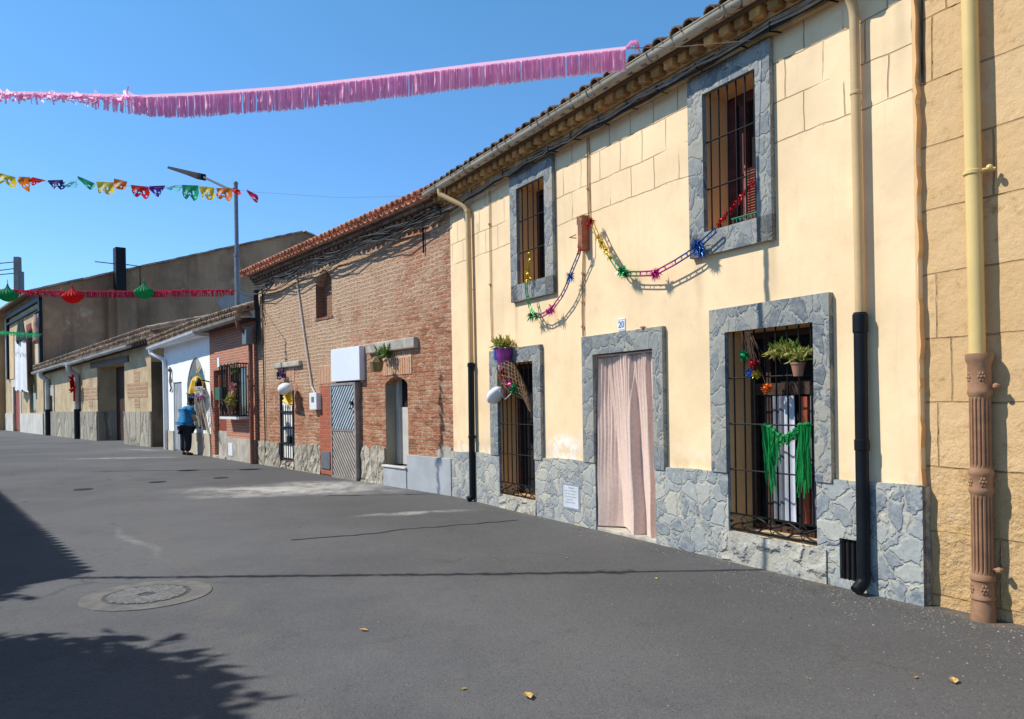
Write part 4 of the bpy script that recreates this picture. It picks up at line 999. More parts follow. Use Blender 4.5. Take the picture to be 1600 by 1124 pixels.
ch = thing('brick_cottage', 'small red face brick cottage with a dark doorway and a caged window', 'house', FW, (XW, 0, 0))
XE = 9.765
OC = [(6.10, 7.30, -.05, 2.62), (7.85, 9.15, 1.27, 2.62)]
b = MB(); wall(b, XW, XE, -.2, 3.85, OC, 0, .14); shell(b, XW + .005, XE - .005, -.2, 3.85, 6); b.build('wall', m_cottage, ch)
b = MB(); b.box(7.32, 8.55, -.035, 0, -.1, .635); b.box(8.56, XE - .02, -.035, 0, -.1, .635); b.build('plinth', m_cement, ch, bevel=.006)
b = MB(); b.box(7.56, 7.96, -.05, -.035, .12, .48); b.build('vent_cover', m_whitep, ch, bevel=.005)
b = MB(); b.box(6.10, 7.30, .11, .14, .8, 2.62); b.box(6.15, 7.25, .09, .11, 1.5, 1.6); b.build('door', m_redwood, ch)
b = MB(); b.box(6.10, 7.30, .10, .14, .07, .8); b.box(6.05, 7.32, -.06, .10, -.1, .068); b.build('door_step', m_cement, ch)
b = MB(); b.box(6.40, 7.05, -.06, .10, 1.72, 2.10); b.build('letterbox', M('green_box', (.02, .12, .07), .4, .2), ch, bevel=.01)
cw = bpy.data.objects.new('window', None); COL.objects.link(cw); cw.parent = ch; cw.empty_display_size = .1
b = MB(); b.quad((7.85, .12, 1.27), (9.15, .12, 1.27), (9.15, .12, 2.62), (7.85, .12, 2.62)); b.build('pane', m_glass, cw)
b = MB(); gx0, gx1, gy, gz0, gz1 = 7.68, 9.30, -.28, 1.27, 2.68
for k in range(12): x = gx0 + (gx1 - gx0) * k / 11; b.tube([(x, gy, gz0), (x, gy, gz1 + .04 * (k % 2))], .018, 5)
for z in (gz0, gz0 + .45, gz1): b.box(gx0, gx1, gy - .015, gy + .015, z - .015, z + .015)
for x in (gx0, gx1):
    for z in (gz0, gz1): b.box(x - .015, x + .015, gy, 0, z - .015, z + .015)
    for k in range(4): b.tube([(x, gy * k / 4, gz0), (x, gy * k / 4, gz1)], .014, 5)
for k in range(5):
    x = gx0 + (gx1 - gx0) * (k + .5) / 5; b.tube([(x + .12 * math.cos(q), gy - .01, gz0 + .22 + .16 * math.sin(q)) for q in [i * PI / 6 for i in range(13)]], .016, 4)
b.build('grille', m_blackm, cw)
b = MB(); b.box(7.66, 9.32, -.30, .0, 1.18, 1.25); b.build('window_sill', m_tilew, cw)
b = MB(); b.box(6.55, 6.75, -.02, 0, 2.70, 2.98); b.build('house_number', m_tilew, ch, bevel=.005)
b = MB(); b.tube([(5.66, 0, 2.30), (5.66, -.3, 2.36)], .02); b.lathe((5.66, -.32, 2.16), [(.11, 0), (.10, .12), (.04, .22), (.02, .26)], 8); b.build('wall_lamp', m_blackm, ch)
b = MB(); b.box(XW, XE + .1, -.38, .02, 3.80, 3.86); b.build('eave', m_wood, ch)
tiles(ch, 'roof', m_tileo, XW + .05, XE + .12, -.47, 4.03, ANG, 3.0, .21, .09)
tiles(ch, 'eave_course', m_tileo, XW + .05, XE + .12, -.45, 3.90, .1, .5, .21, .09, rows=1)
tiles(wh, 'eave_course', m_tileo, -.4, XW + .02, -.45, 3.79, .1, .5, .21, .09, slope=.018, rows=1)
gutter(ch, XW + .12, XE + .1, -.42, 3.85, .10, M('old_gutter', (.36, .32, .25), .6, .2, 2), .006)
pipe(ch, [(XE - .03, -.42, 3.78), (XE - .03, -.40, 3.6), (XE - .02, -.09, 3.35), (XE - .02, -.09, .0)], .055, m_copper)
b = MB(); b.box(9.66, 9.98, -.28, -.10, 3.15, 3.62); b.build('junction_box', m_grey, ch, bevel=.01)

# ------------------------------------------------------------------ stone barn
bn = thing('stone_barn', 'low stone and plaster barn with a deep gateway under an old tile eave', 'barn', FN, (11.3, 0, 0))
BX0, BX1 = 11.3, 32.69; ZS = .0175
OG = [(24.15, 28.87, -.1, 3.45), (12.9, 13.8, 1.15, 2.3)]
b = MB(); wall(b, BX0, BX1, -.2, 3.95, OG, 0, .8); b.quad((BX1, .8, -.2), (34.55, .8, -.2), (34.55, .8, 4.0), (BX1, .8, 4.0)); b.quad((BX1, 0, 3.3), (BX1, .8, 3.3), (BX1, .8, 3.95), (BX1, 0, 3.95))
b.quad((BX0, 6, -.2), (BX0, 6, 3.95), (34.5, 6, 3.95), (34.5, 6, -.2)); b.quad((BX0, 0, -.2), (BX0, 0, 3.95), (BX0, 6, 3.95), (BX0, 6, -.2)); b.build('wall', m_barn, bn)
b = MB()
for x0, x1 in ((11.3, 24.14), (28.88, 32.70)): b.box(x0, x1, -.06, 0, -.1, 1.38)
b.box(24.152, 24.21, .002, .8, -.1, 1.36); b.box(BX1, 34.5, .76, .80, -.1, 1.36)
b.pieces('stone_base', m_barnstone, bn)
b = MB(); b.box(BX1 - .02, BX1 + .006, .0, .80, 1.36, 3.3); b.box(BX1 - .02, BX1 + .012, .0, .80, -.1, 1.36); b.build('side_wall', M('side_wall_painted_shade', (.13, .105, .075), .95, .3, 1.2, .01, 8), bn)  # colour darkened to paint in the shade on this face of the barn
b = MB(); b.box(23.0, 29.6, -.05, .05, 3.452, 3.72); b.build('lintel', m_wood, bn)
b = MB(); b.box(24.2, 28.87, .8, .85, -.1, 3.45); b.build('gate', m_wood, bn)
for k, (cx, z0) in enumerate(((30.75, 1.55), (22.8, 1.55))):
    b = MB(); b.box(cx - .35, cx + .35, -.012, 0, z0, 3.0); b.box(cx - 1.4, cx + 1.4, -.015, 0, 1.95, 2.55); b.build('brick_patch', m_barnbrick, bn)
b = MB(); b.box(12.9, 13.8, .3, .33, 1.15, 2.3); b.build('window', m_void, bn)
b = MB(); b.box(12.5, 12.9, -.05, 0, 1.0, 2.9); b.box(13.8, 14.2, -.05, 0, 1.0, 2.9); b.box(12.9, 13.8, -.05, 0, 2.3, 2.9); b.pieces('window_surround', m_cement, bn)
b = MB()
for k in range(60): x = 11.4 + k * .38; b.new(); b.box(x, x + .16, -.34, .02, 3.60 + ZS * (x - 11.3), 3.72 + ZS * (x - 11.3))
b.build('rafter_end', m_wood, bn)
tiles(bn, 'eave_course', m_tileo, 10.9, 34.6, -.50, 3.80, .08, .5, .25, .11, slope=ZS, rows=1, jit=.03)
tiles(bn, 'roof', m_tileo, 10.9, 34.6, -.54, 3.98, math.radians(14), 3.2, .25, .11, slope=ZS, jit=.03)
gutter(bn, 10.9, 20.5, -.52, 3.72, .12, m_gutg, ZS * .9); gutter(bn, 19.8, 31.6, -.50, 3.80, .12, m_gutg, ZS, name='gutter')
for x in (13.0, 20.55):
    dp = pipe(bn, [(x, -.50, 3.7 + (x - 11) * ZS), (x, -.48, 3.45), (x, -.14, 3.2), (x, -.14, 1.45)], .13, m_gutg)
    pipe(dp, [(x, -.14, 1.5), (x, -.14, -.02)], .15, m_black, (), 'pipe_foot')
straw = thing('straw_sheaf', 'dry straw coloured bundle leaning in the recess left of the white house', 'straw', FN, (33.7, .4, 0))
b = MB()
for k in range(260):
    a0 = R.uniform(-1, 1); zt_ = R.uniform(1.9, 2.9) - abs(a0) * .7
    b.new(); b.leaf((33.7 + R.uniform(-.15, .15), .45, R.uniform(.9, 1.5)), (a0 * .5 + .15, R.uniform(-.15, .05), zt_ - .9), zt_ - .7, .02)
b.build('stalks', translucent('straw', (.50, .36, .15), .2, rnd=.6), straw)

# ------------------------------------------------------------------ tall gabled house behind
fh = thing('gabled_house', 'tall brown house behind the barn with a bare gable wall and dark flue', 'house', FN, (11.2, 0, 0))
prof = [(0, -.2), (0, 8.75), (16.8, 14.35), (20.5, 13.2), (20.5, -.2)]
b = MB(); n = len(prof); XA, XB = -3.6, 11.2
vs = [(XB, y, z) for y, z in prof] + [(XA, y, z) for y, z in prof]
b.add(vs, [tuple(range(n)), tuple(range(2 * n - 1, n - 1, -1)), (2, 3, 8, 7), (3, 4, 9, 8), (1, 2, 7, 6), (4, 0, 5, 9)])
OF = [(.25, 3.0, -.1, 3.1), (6.5, 8.7, 1.3, 3.12)]
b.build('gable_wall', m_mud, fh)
b = MB(); wall(b, XA, XB - .01, -.2, 8.7, OF, -.06, .25); b.quad((XB - .01, -.06, -.2), (XB - .01, 0, -.2), (XB - .01, 0, 8.7), (XB - .01, -.06, 8.7)); b.build('facade', m_barn, fh)
b = MB(); b.box(.25, 3.0, .10, .14, -.1, 3.1)
for k in range(4): b.box(.3 + k * .68, .92 + k * .68, .06, .10, .1, 3.0)
b.build('door', M('red_door', (.34, .09, .06), .6, .2, 4), fh)
b = MB(); b.box(6.5, 8.7, .05, .10, 1.3, 3.12); b.build('window', m_glass, fh)
b = MB()
for x0, x1 in ((XA, .2), (3.05, XB)): b.box(x0, x1, -.12, -.06, -.1, 1.25)
b.box(-.3, .25, -.10, -.06, 1.25, 3.6); b.box(3.0, 3.5, -.10, -.06, 1.25, 3.6); b.box(-.3, 3.5, -.11, -.06, 3.1, 3.6); b.pieces('white_base', M('pale_stone', (.56, .53, .47), .9, .12, 1, .01, 6), fh)
b = MB(); b.box(10.5, 10.95, -.2, -.06, 4.0, 7.4); b.build('corner_pipe', m_gutg, fh)
def fq(x, y, w): q = FN.px(x, y, w); return q.x, q.z
b = MB(); xl, zt1 = fq(10, 493, .2); xr, zt2 = fq(61, 481, .2); bw = .22; zt1 = max(zt1, zt2)
for x in (xl, xr): b.box(x - bw, x + bw, -.24, -.061, 3.7, zt1)
b.box(xl - bw, xr + bw, -.25, -.062, zt1 - .32, zt1); b.box(xl + bw, xr - bw, -.24, -.062, zt1 - .75, zt1 - .62)
b.build('balcony_frame', m_black, fh)
b = MB()
for x0, x1, z0, z1 in ((-1.9, .8, 3.7, 7.0), (7.9, 9.9, 4.0, 7.1)): b.box(x0, x1, -.10, -.065, z0, z1)
b.pieces('balcony_panel', M('tan_panel', (.66, .48, .28), .9, .1, 1), fh)  # tan is the shutter panels' own colour
b = MB(); b.box(5.9, 7.6, -.09, -.062, 3.9, 7.0); b.build('balcony_door', m_redwood, fh)
# roof edge of the gable and eave
b = MB()
for (ya, za), (yb, zb) in ((prof[1], prof[2]), (prof[2], prof[3])):
    x = XA - .4; d = V((0, yb - ya, zb - za)); L = d.length; d.normalize(); nn = V((0, -d.z, d.y)); k = 0.
    y_off = -.9 if ya == 0 else 0
    st = int((L - y_off) / .45)
    for i in range(st):
        p = V((XB + .05, ya, za)) + d * (y_off + i * .45); b.new(); b.obox(p + d * .22 + nn * (.05 + R.uniform(-.015, .02)) + V((-.15, 0, 0)), V((.32, 0, 0)), d * .24, nn * .05)
    c = V(((XA + XB) / 2, (ya + yb) / 2, (za + zb) / 2)) + d * (y_off / 2)
    b.new(); b.obox(c + nn * .05, V(((XB - XA) / 2 - .2, 0, 0)), d * ((L - y_off) / 2), nn * .05)
b.build('roof', m_tileo, fh)
# flue on the gable wall
FG = Frame(FN.M @ V((11.2, 0, 0)), FN.i)       # gable plane: x along the gable, y into the house
p0 = FG.px(187.5, 455, .5); q0 = FG.px(178.5, 387, .5); q1 = FG.px(197, 387, .5)
T_ = FN.M.inverted() @ FG.M
def gbox(mb, x0, x1, y0, y1, z0, z1):
    k = len(mb.v); mb.box(x0, x1, y0, y1, z0, z1)
    for i in range(k, len(mb.v)): mb.v[i] = T_ @ mb.v[i]
b = MB(); gbox(b, q0.x, q1.x - .1, -.85, -.15, p0.z, q0.z); fl = b.build('flue', m_black, fh, bevel=.02)
zb_ = FG.px(187.5, 503, .5).z; b = MB(); gbox(b, q0.x + .05, q1.x + .5, -.8, -.02, zb_ - 1.2, p0.z); gbox(b, q0.x - .35, q0.x + .05, -.5, -.02, zb_ - 1.2, p0.z + .1); b.pieces('flue_base', m_mud, fh)
b = MB(); k = len(b.v); b.tube([(q1.x, -.5, q0.z - 1.0), (q1.x + .8, -.5, q0.z - 1.02), (q1.x + .85, -.3, q0.z - 2.2)], .035, 5); b.tube([(q0.x - 1.1, -.5, q0.z - 1.0), (q0.x, -.5, q0.z - 1.02)], .03, 5)
for i in range(k, len(b.v)): b.v[i] = T_ @ b.v[i]
b.pieces('aerial_wire', m_cable, fh)
# pale patch of render on the gable by the lamp
b = MB(); k = len(b.v); pa = [FG.px(*q, .02) for q in ((338, 472), (352, 460), (362, 462), (378, 455), (392, 462), (398, 500), (356, 500))]
b.add([T_ @ p for p in pa], [tuple(range(7))]); b.build('render_patch', M('grey_patch', (.42, .39, .36), .9, .1, 1, .005, 10), fh)

th_ = thing('tan_house', 'tall tan rendered house at the far left edge of the street', 'house', FN, (-9, 0, 0))
b = MB(); wall(b, -22, -3.65, -.2, 8.4, [], -.5); shell(b, -22, -3.65, -.2, 8.4, 9); b.quad((-3.65, -.5, -.2), (-3.65, 0, -.2), (-3.65, 0, 8.4), (-3.65, -.5, 8.4)); b.build('wall', m_tanw, th_)
b = MB(); b.box(-22, -3.6, -.6, -.5, -.1, 1.5); b.build('plinth', m_barnstone, th_)
tiles(th_, 'roof', m_tileo, -22, -3.3, -1.3, 8.4, ANG, 4, .3, .13, rows=9)
c = atY(28, 450, 84); pl = thing('utility_pole', 'grey concrete utility pole with wires above the far left roofs', 'utility pole', base=(c.x, c.y, 0))
zt_ = atY(28, 402, 84).z; b = MB(); b.add(*(lambda r0, r1: ([(c.x + sx * r, c.y + sy * r, z) for z, r in ((0, r0), (zt_, r1)) for sx, sy in ((-1, -1), (1, -1), (1, 1), (-1, 1))], [(0, 1, 5, 4), (1, 2, 6, 5), (2, 3, 7, 6), (3, 0, 4, 7), (4, 5, 6, 7)]))(.36, .27)); b.build('post', M('pole_concrete', (.25, .24, .25), .9, .15, 1, .01, 6), pl)
b = MB()
for z0, z1, yy in ((-.5, -2.3, 0), (-1.2, -3.6, 0), (-1.5, -3.2, 1)):
    b.tube([(c.x - f * 30, c.y + yy - f * 18, zt_ + z0 + (z1 - z0) * (f * 2.2) - 3 * f * (1 - f)) for f in [i / 12 for i in range(13)]], .05, 4)
b.build('wire', m_cable, pl)
b = MB(); b.box(c.x + .29, c.x + .55, c.y - .25, c.y + .25, zt_ - 9, zt_ - 1.6); b.build('cable_sleeve', m_grey, pl)

# ------------------------------------------------------------------ street lamp on the cottage roof
LY = 1.3
p0 = FW.px(371.5, 484, -LY); p1 = FW.px(366, 290, -LY)
sl = thing('street_lamp', 'grey street lamp with a flat head on a slim pole rising behind the cottage roof', 'street lamp', FW, (p0.x, LY, 3.6))
cx = p0.x; b = MB(); zm = FW.px(369, 400, -LY).z
b.tube([(cx, LY, 3.6), (cx, LY, zm)], .085, 10); b.tube([(cx, LY, zm), (cx, LY, p1.z)], .065, 10); b.lathe((cx, LY, zm - .03), [(.10, 0), (.10, .08)], 10); b.lathe((cx, LY, p1.z), [(.075, 0), (.075, .06), (.03, .1)], 10)
b.box(cx - .18, cx + .18, LY - .18, LY + .18, 3.6, 4.42); b.build('pole', m_grey, sl)
a1 = FW.px(354, 294, -LY); a2 = FW.px(318, 277, -LY + .25); a3 = FW.px(266, 263.5, -LY + .7)
b = MB(); b.tube([(cx, LY, p1.z - .25), tuple(a1), tuple(a2)], .04, 8); b.build('arm', M('dark_arm', (.06, .065, .07), .6, .1), sl)
b = MB(); d = (a3 - a2); L = d.length; d.normalize(); s_ = d.cross(V((0, 0, 1))).normalized(); u_ = s_.cross(d)
vs = []
for f, hw, h0, h1 in ((0, .10, -.10, .10), (.05, .17, -.12, .11), (.35, .19, -.07, .09), (1, .12, -.02, .07)):
    p = a2 + d * L * f; vs += [p - s_ * hw + u_ * h0, p + s_ * hw + u_ * h0, p + s_ * hw * .8 + u_ * h1, p - s_ * hw * .8 + u_ * h1]
fs = [(k * 4 + q, k * 4 + (q + 1) % 4, k * 4 + 4 + (q + 1) % 4, k * 4 + 4 + q) for k in range(3) for q in range(4)] + [(3, 2, 1, 0), (12, 13, 14, 15)]
b.add(vs, fs); b.build('lamp_head', M('dark_lamp', (.018, .018, .02), .7, .1, spec=.1), sl, bevel=.01)

# ------------------------------------------------------------------ street garlands
def resample(pts, step):
    out = [V(pts[0])]; acc = 0
    for a, c in zip(pts, pts[1:]):
        a, c = V(a), V(c); L = (c - a).length; n = max(1, int(L / step))
        for k in range(1, n + 1): out.append(a.lerp(c, k / n))
    return out
def fringe(name, lb, cat, pts, hfun, mat, step=.022, twist=None, strand_mat=None, tail=None):
    """tape with hundreds of cut streamers hanging from it"""
    P = resample(pts, step); mid = P[len(P) // 2]; th = thing(name, lb, cat, base=mid)
    tape = MB(); fr_ = MB(); N = len(P)
    for k in range(N - 1):
        p, q = P[k], P[k + 1]; f = k / N; h = hfun(f); tw = twist(f) if twist else 0
        z_ = V((0, 0, 1)); side = V((0, 1, 0))
        tape.new()
        sl_ = V((0, .014, 0)); tape.quad(p + z_ * .010 - sl_, q + z_ * .010 - sl_, q - z_ * .018 + sl_, p - z_ * .018 + sl_)
        for _ in range(4):
            fr_.new()
            if tw > R.random():
                d = V((R.uniform(-1, 1), R.uniform(-.8, .8), R.uniform(-.9, .25))).normalized(); hh = h * R.uniform(.4, 1.)
                e = V((R.uniform(-1, 1), R.uniform(-1, 1), R.uniform(-1, 1))).normalized() * .012
                a = p + V((0, 0, -.01)); c = a + d * hh; m_ = a.lerp(c, .5) + V((0, R.uniform(-.02, .02), -.015))
            else:
                d = V((R.uniform(-.03, .05), R.uniform(-.06, .06), -1)).normalized(); hh = h * R.uniform(.90, 1.04)
                e = V((R.uniform(.1, 1), R.uniform(-1, 1), 0)).normalized() * .0095
                a = p.lerp(q, R.random()) + V((0, R.uniform(-.012, .012), -.012)); c = a + d * hh; m_ = a.lerp(c, .5) + V((0, R.uniform(-.015, .015), 0))
            fr_.add([a - e, a + e, m_ + e, m_ - e, c + e * .9, c - e * .9], [(0, 1, 2, 3), (3, 2, 4, 5)])
    tape.build('tape', mat, th); fr_.build('fringe', mat, th)
    if tail:
        for tpts, tr in tail: s = MB(); s.tube(tpts, tr, 5); s.build('string', strand_mat or m_greyren, th)
    return th
pp = [atY(x, y, 6.9) for x, y in ((0, 145), (60, 146.5), (140, 149), (220, 151), (300, 147.5), (350, 144.5), (450, 137), (600, 120), (750, 101), (880, 86), (978, 75.5))]
e1 = V((-8.6, 7.02, 4.52)); pp = [e1, e1.lerp(pp[0], .5) - V((0, 0, .10))] + pp
tw = lambda f: .92 if f < .50 else max(0, .92 - (f - .50) * 14)
hk = FY.M @ FY.px(1190, 62, .06)
end = pp[-1]
th = fringe('fringe_garland', 'long pink fringed streamer strung across the street from the yellow house eave', 'garland', pp,
            lambda f: .085 if f < .48 else .085 + min(1, (f - .48) / .10) * .105, m_pink, .020, tw, m_cableg,
            [([end, end.lerp(hk, .35) + V((0, 0, -.02)), hk], .004)])
b = MB()
for k in range(26):
    f = k / 26; p = end + V((.01 + f * .10, 0, .05 * math.sin(f * PI) + .005)); b.new(); b.leaf(p, (R.uniform(-.3, .6), R.uniform(-.3, .3), -1), R.uniform(.05, .11) if f > .6 else .03, .010)
b.tube([end, end + V((.05, 0, .05)), end + V((.10, 0, .06)), end + V((.12, 0, .0))], [.012, .016, .016, .008], 6)
b.build('bow_end', m_pink, th)
# red fringe with lanterns
pr_ = [atY(x, y, 18.7) for x, y in ((-150, 448), (0, 453), (60, 455), (140, 455.5), (240, 455), (365, 453))]
hk = FB.M @ V((.25, -.15, 4.35))
fringe('fringe_garland', 'crimson fringed streamer with paper lanterns strung low across the far street', 'garland', pr_, lambda f: .15 if .45 < f < .97 else .13, m_crim, .03,
       lambda f: .75 if f < .5 else (.5 if .78 < f else .05), m_cableg, [([pr_[-1], pr_[-1].lerp(hk, .5) - V((0, 0, .03)), hk], .008)])
def lantern(p, col, lb):
    t = thing('paper_lantern', lb, 'lantern', base=p, group='honeycomb paper lanterns on the crimson streamer')
    prof = [(.012, .24), (.03, .17), (.06, .12), (.13, .07), (.20, .02), (.225, -.03), (.21, -.075), (.16, -.13), (.09, -.175), (.03, -.195)]
    b = MB(); n = 32
    for k in range(n): pass
    b.lathe(p, prof, 40, .05); b.build('honeycomb_body', col, t)
    b = MB(); b.tube([p + V((0, 0, .22)), p + V((0, 0, .34))], .008, 5); b.build('hanging_loop', m_cableg, t)
for x, y, c_, lb in ((12, 459, 'green', 'green honeycomb paper lantern at the left edge of the photo'), (113, 462, 'red', 'red honeycomb paper lantern between the two green ones'), (225, 455, 'green', 'green honeycomb paper lantern beside the dark flue')):
    lantern(atY(x, y, 18.6), PC[c_], lb)
# cut paper bunting
bt = [(-30, 268), (0, 271), (28, 279), (47, 280), (75, 285), (100, 287), (122, 281), (150, 288), (180, 288), (203, 291), (233, 294), (260, 293), (284, 293), (310, 294), (337, 296), (362, 295), (384, 299), (393, 300)]
bp = [atY(x, y, 13) for x, y in bt]; hk = FB.M @ V((9.3, -.3, 4.97))
bu = thing('paper_bunting', 'string of multicoloured cut paper flags in the sky by the street lamp', 'bunting', base=bp[8])
b = MB(); b.tube([V((-13.5, 12.8, 5.7))] + bp + [bp[-1].lerp(hk, .5) - V((0, 0, .06)), hk], .0022, 4); b.build('string', m_cableg, bu)
def flag(x0, x1, col, ytop, droop, skew, kind):
    a = atY(x0, ytop[0], 13); c = atY(x1, ytop[1], 13); W_ = (c - a).length; H_ = .23 * droop
    nx, nz = 12, 8; b = MB(); vs = {}
    wob = R.uniform(.02, .05); ph = R.uniform(0, 6)
    for j in range(nz + 1):
        for i in range(nx + 1):
            f, g_ = i / nx, j / nz
            scal = 1 - .55 * (abs(2 * f - 1) ** 3) * g_ - (.34 if kind == 'butter' else .0) * g_ * max(0, 1 - 6 * abs(f - .5))
            p = a.lerp(c, .5 + (f - .5) * (1 - .08 * g_ * (kind == 'butter'))) + V((skew * g_ * .1, wob * math.sin(f * 5 + ph + g_ * 2) * g_ * 2, -H_ * g_ * scal))
            vs[i, j] = p
    hole = {(3, 3), (3, 4), (8, 3), (8, 4), (5, 5), (6, 5), (2, 6), (9, 6)} if kind == 'butter' else {(5, 4), (6, 4), (3, 5), (8, 5), (1, 6), (10, 6)}
    for j in range(nz):
        for i in range(nx):
            if (i, j) in hole: continue
            b.quad(vs[i, j], vs[i + 1, j], vs[i + 1, j + 1], vs[i, j + 1])
    b.build('flag', PC[col], bu, label=col + ' cut paper flag')
for x0, x1, col, yt, dr, sk, kd in ((-6, 24, 'yellow', (269, 277), .85, 0, 'butter'), (29, 47, 'orange', (276, 277), 1.0, .3, 'p'), (51, 72, 'red', (277, 282), .5, -1, 'p'), (74, 98, 'navy', (282, 281), .75, .5, 'butter'), (99, 120, 'cyan', (285, 284), .4, 0, 'p'),
                                    (121, 147, 'green', (275, 286), .75, .6, 'p'), (150, 177, 'yellow', (284, 285), 1.0, 0, 'butter'), (178, 199, 'orange', (279, 284), .7, -.4, 'p'), (204, 232, 'red', (289, 292), .95, .2, 'butter'), (233, 258, 'purple', (291, 290), .75, .2, 'butter'),
                                    (260, 283, 'cyan', (291, 289), .35, 0, 'p'), (284, 310, 'green', (289, 290), 1.15, 0, 'butter'), (311, 335, 'yellow', (291, 293), 1.05, 0, 'butter'), (338, 362, 'orange', (294, 294), .95, 0, 'butter'), (363, 375, 'red', (293, 297), .4, 0, 'p'), (385, 402, 'crimson', (296, 305), .7, .5, 'p')):
    flag(x0, x1, col, yt, dr, sk, kd)
gp = [FN.M @ FN.px(x, y, 1.6) for x, y in ((-20, 516), (0, 518), (30, 520), (62, 522))]
fringe('fringe_garland', 'thin pale green streamer in front of the far left balcony', 'garland', gp, lambda f: .22, PC['green'], .10, lambda f: .8)

# ------------------------------------------------------------------ tinsel swags on the yellow house
def burst(mb, p, n, ln, w=.006):
    for _ in range(n):
        d = V((R.gauss(0, 1), R.gauss(0, .6), R.gauss(0, 1) - .25)).normalized(); mb.new(); L = ln * R.uniform(.5, 1.1)
        s = d.cross(V((R.uniform(-1, 1), R.uniform(-1, 1), .3)))
        s = s.normalized() * w if s.length > 1e-4 else V((w, 0, 0))
        q = p + d * L * .55 + V((0, 0, .008)); mb.add([p - s, p + s, q + s * 1.2, q - s * 1.2, p + d * L - V((0, 0, .012))], [(0, 1, 2, 3), (3, 2, 4)])
def chain(mb, pts, gap=.022):
    """two parallel strips joined by rungs"""
    P = resample(pts, .045); off = []
    for k, p in enumerate(P):
        t = (P[min(k + 1, len(P) - 1)] - P[max(k - 1, 0)]).normalized(); s = t.cross(V((0, 1, 0))).normalized(); off.append((p + s * gap * .5, p - s * gap * .5))
    mb.tube([o[0] for o in off], .009, 4); mb.tube([o[1] for o in off], .009, 4)
    for k in range(0, len(off), 4): mb.tube([off[k][0], off[k][1]], .006, 4)
    for k in range(0, len(P), 2): burst(mb, P[k], 4, .032, .004)
def swag(name, lb, segs, tufts, w=.13):
    al = [FY.px(x, y, w) for _, pts in segs for x, y in pts]
    t = thing(name, lb, 'garland', FY, tuple(al[len(al) // 2]))
    for col, pts in segs: b = MB(); chain(b, [FY.px(x, y, w) for x, y in pts], .045); b.build('paper_chain', FO[col], t, label=col + ' stretch of the garland')
    for col, x, y, n, ln in tufts: b = MB(); burst(b, FY.px(x, y, w), int(n * 2.2), ln * 1.05, .0034); b.build('tinsel_tuft', FO[col], t, label=col + ' tinsel tuft')
swag('tinsel_garland', 'tinsel swag hanging from the small top window to the rusty box', [('gold', ((826, 395), (824, 418), (822, 440))), ('green', ((822, 440), (823, 458), (828, 480), (835, 492), (845, 494))), ('magenta', ((845, 494), (862, 484), (878, 462))), ('blue', ((878, 462), (885, 448), (893, 425), (905, 396))), ('red', ((905, 396), (906, 385)))],
     [('gold', 824, 425, 26, .06), ('gold', 825, 436, 22, .06), ('gold', 827, 405, 14, .05), ('green', 830, 494, 46, .09), ('green', 838, 494, 20, .08), ('magenta', 862, 483, 40, .09), ('magenta', 856, 487, 20, .07), ('blue', 891, 433, 44, .085), ('red', 906, 390, 12, .05)])
swag('tinsel_garland', 'tinsel swag hanging from the rusty box to the large top window', [('red', ((923, 345), (926, 350))), ('gold', ((926, 350), (934, 368), (944, 386), (955, 404))), ('green', ((955, 404), (964, 418), (980, 428), (1000, 428))), ('magenta', ((1000, 428), (1024, 427), (1055, 410))), ('blue', ((1055, 410), (1074, 398), (1092, 384), (1118, 360)))],
     [('red', 923, 346, 34, .07), ('red', 919, 352, 18, .06), ('gold', 935, 372, 26, .06), ('gold', 940, 381, 30, .06), ('gold', 947, 392, 26, .06), ('gold', 952, 402, 14, .05), ('green', 972, 424, 60, .085), ('green', 978, 428, 30, .08), ('magenta', 1024, 427, 60, .085), ('blue', 1090, 386, 70, .09), ('blue', 1094, 392, 40, .09), ('blue', 1086, 380, 24, .08)])
t = thing('tinsel_garland', 'red tinsel rope slanting inside the bars of the large top window', 'garland', FY, tuple(FY.px(1150, 320, -.05)))
b = MB(); P = resample([FY.px(1122, 353, 0.02), FY.px(1150, 318, -.05), FY.px(1178, 284, -.10)], .02); b.tube(P, .008, 5)
for p in P: burst(b, p, 9, .045, .004)
b.build('tinsel_rope', FO['red'], t)

# green plastic garland on the lower window bars
t = thing('green_fringe', 'bright green torn plastic fringe tied to the bars of the lower right window', 'garland', FY, tuple(FY.px(1230, 670, .03)))
b = MB(); top = resample([FY.px(1194, 664, .03), FY.px(1205, 668, .04), FY.px(1222, 684, .05), (FY.px(1240, 676, .05)), FY.px(1252, 664, .04), FY.px(1266, 663, .03)], .008)
x0_, x1_ = top[0].x, top[-1].x
for p in top:
    f = (p.x - x0_) / (x1_ - x0_); long_ = .62 if f < .16 else (.58 if f > .80 else (.28 if f < .34 else .07))
    for _ in range(4):
        L = long_ * R.uniform(.45, 1.08); b.new(); q = p + V((R.uniform(-.012, .012), R.uniform(-.02, .02), R.uniform(-.02, .012))); prev = q; w_ = R.uniform(.004, .011); dx = R.uniform(-.08, .10) + (.10 if f < .2 else -.05)
        s = V((1, R.uniform(-1, 1), 0)).normalized() * w_
        for k in range(1, 5):
            c = q + V((dx * (k / 4) ** 1.3 * L + R.uniform(-.006, .006), R.uniform(-.012, .006), -L * k / 4)); b.add([prev - s, prev + s, c + s * (1 - k * .12), c - s * (1 - k * .12)], [(0, 1, 2, 3)]); prev = c
b.build('streamers', m_greenf, t)
b = MB(); b.tube([p + V((0, -.005, 0)) for p in top], [.018 + .008 * math.sin(k * .8) for k in range(len(top))], 6); b.build('twisted_band', m_greenf, t)

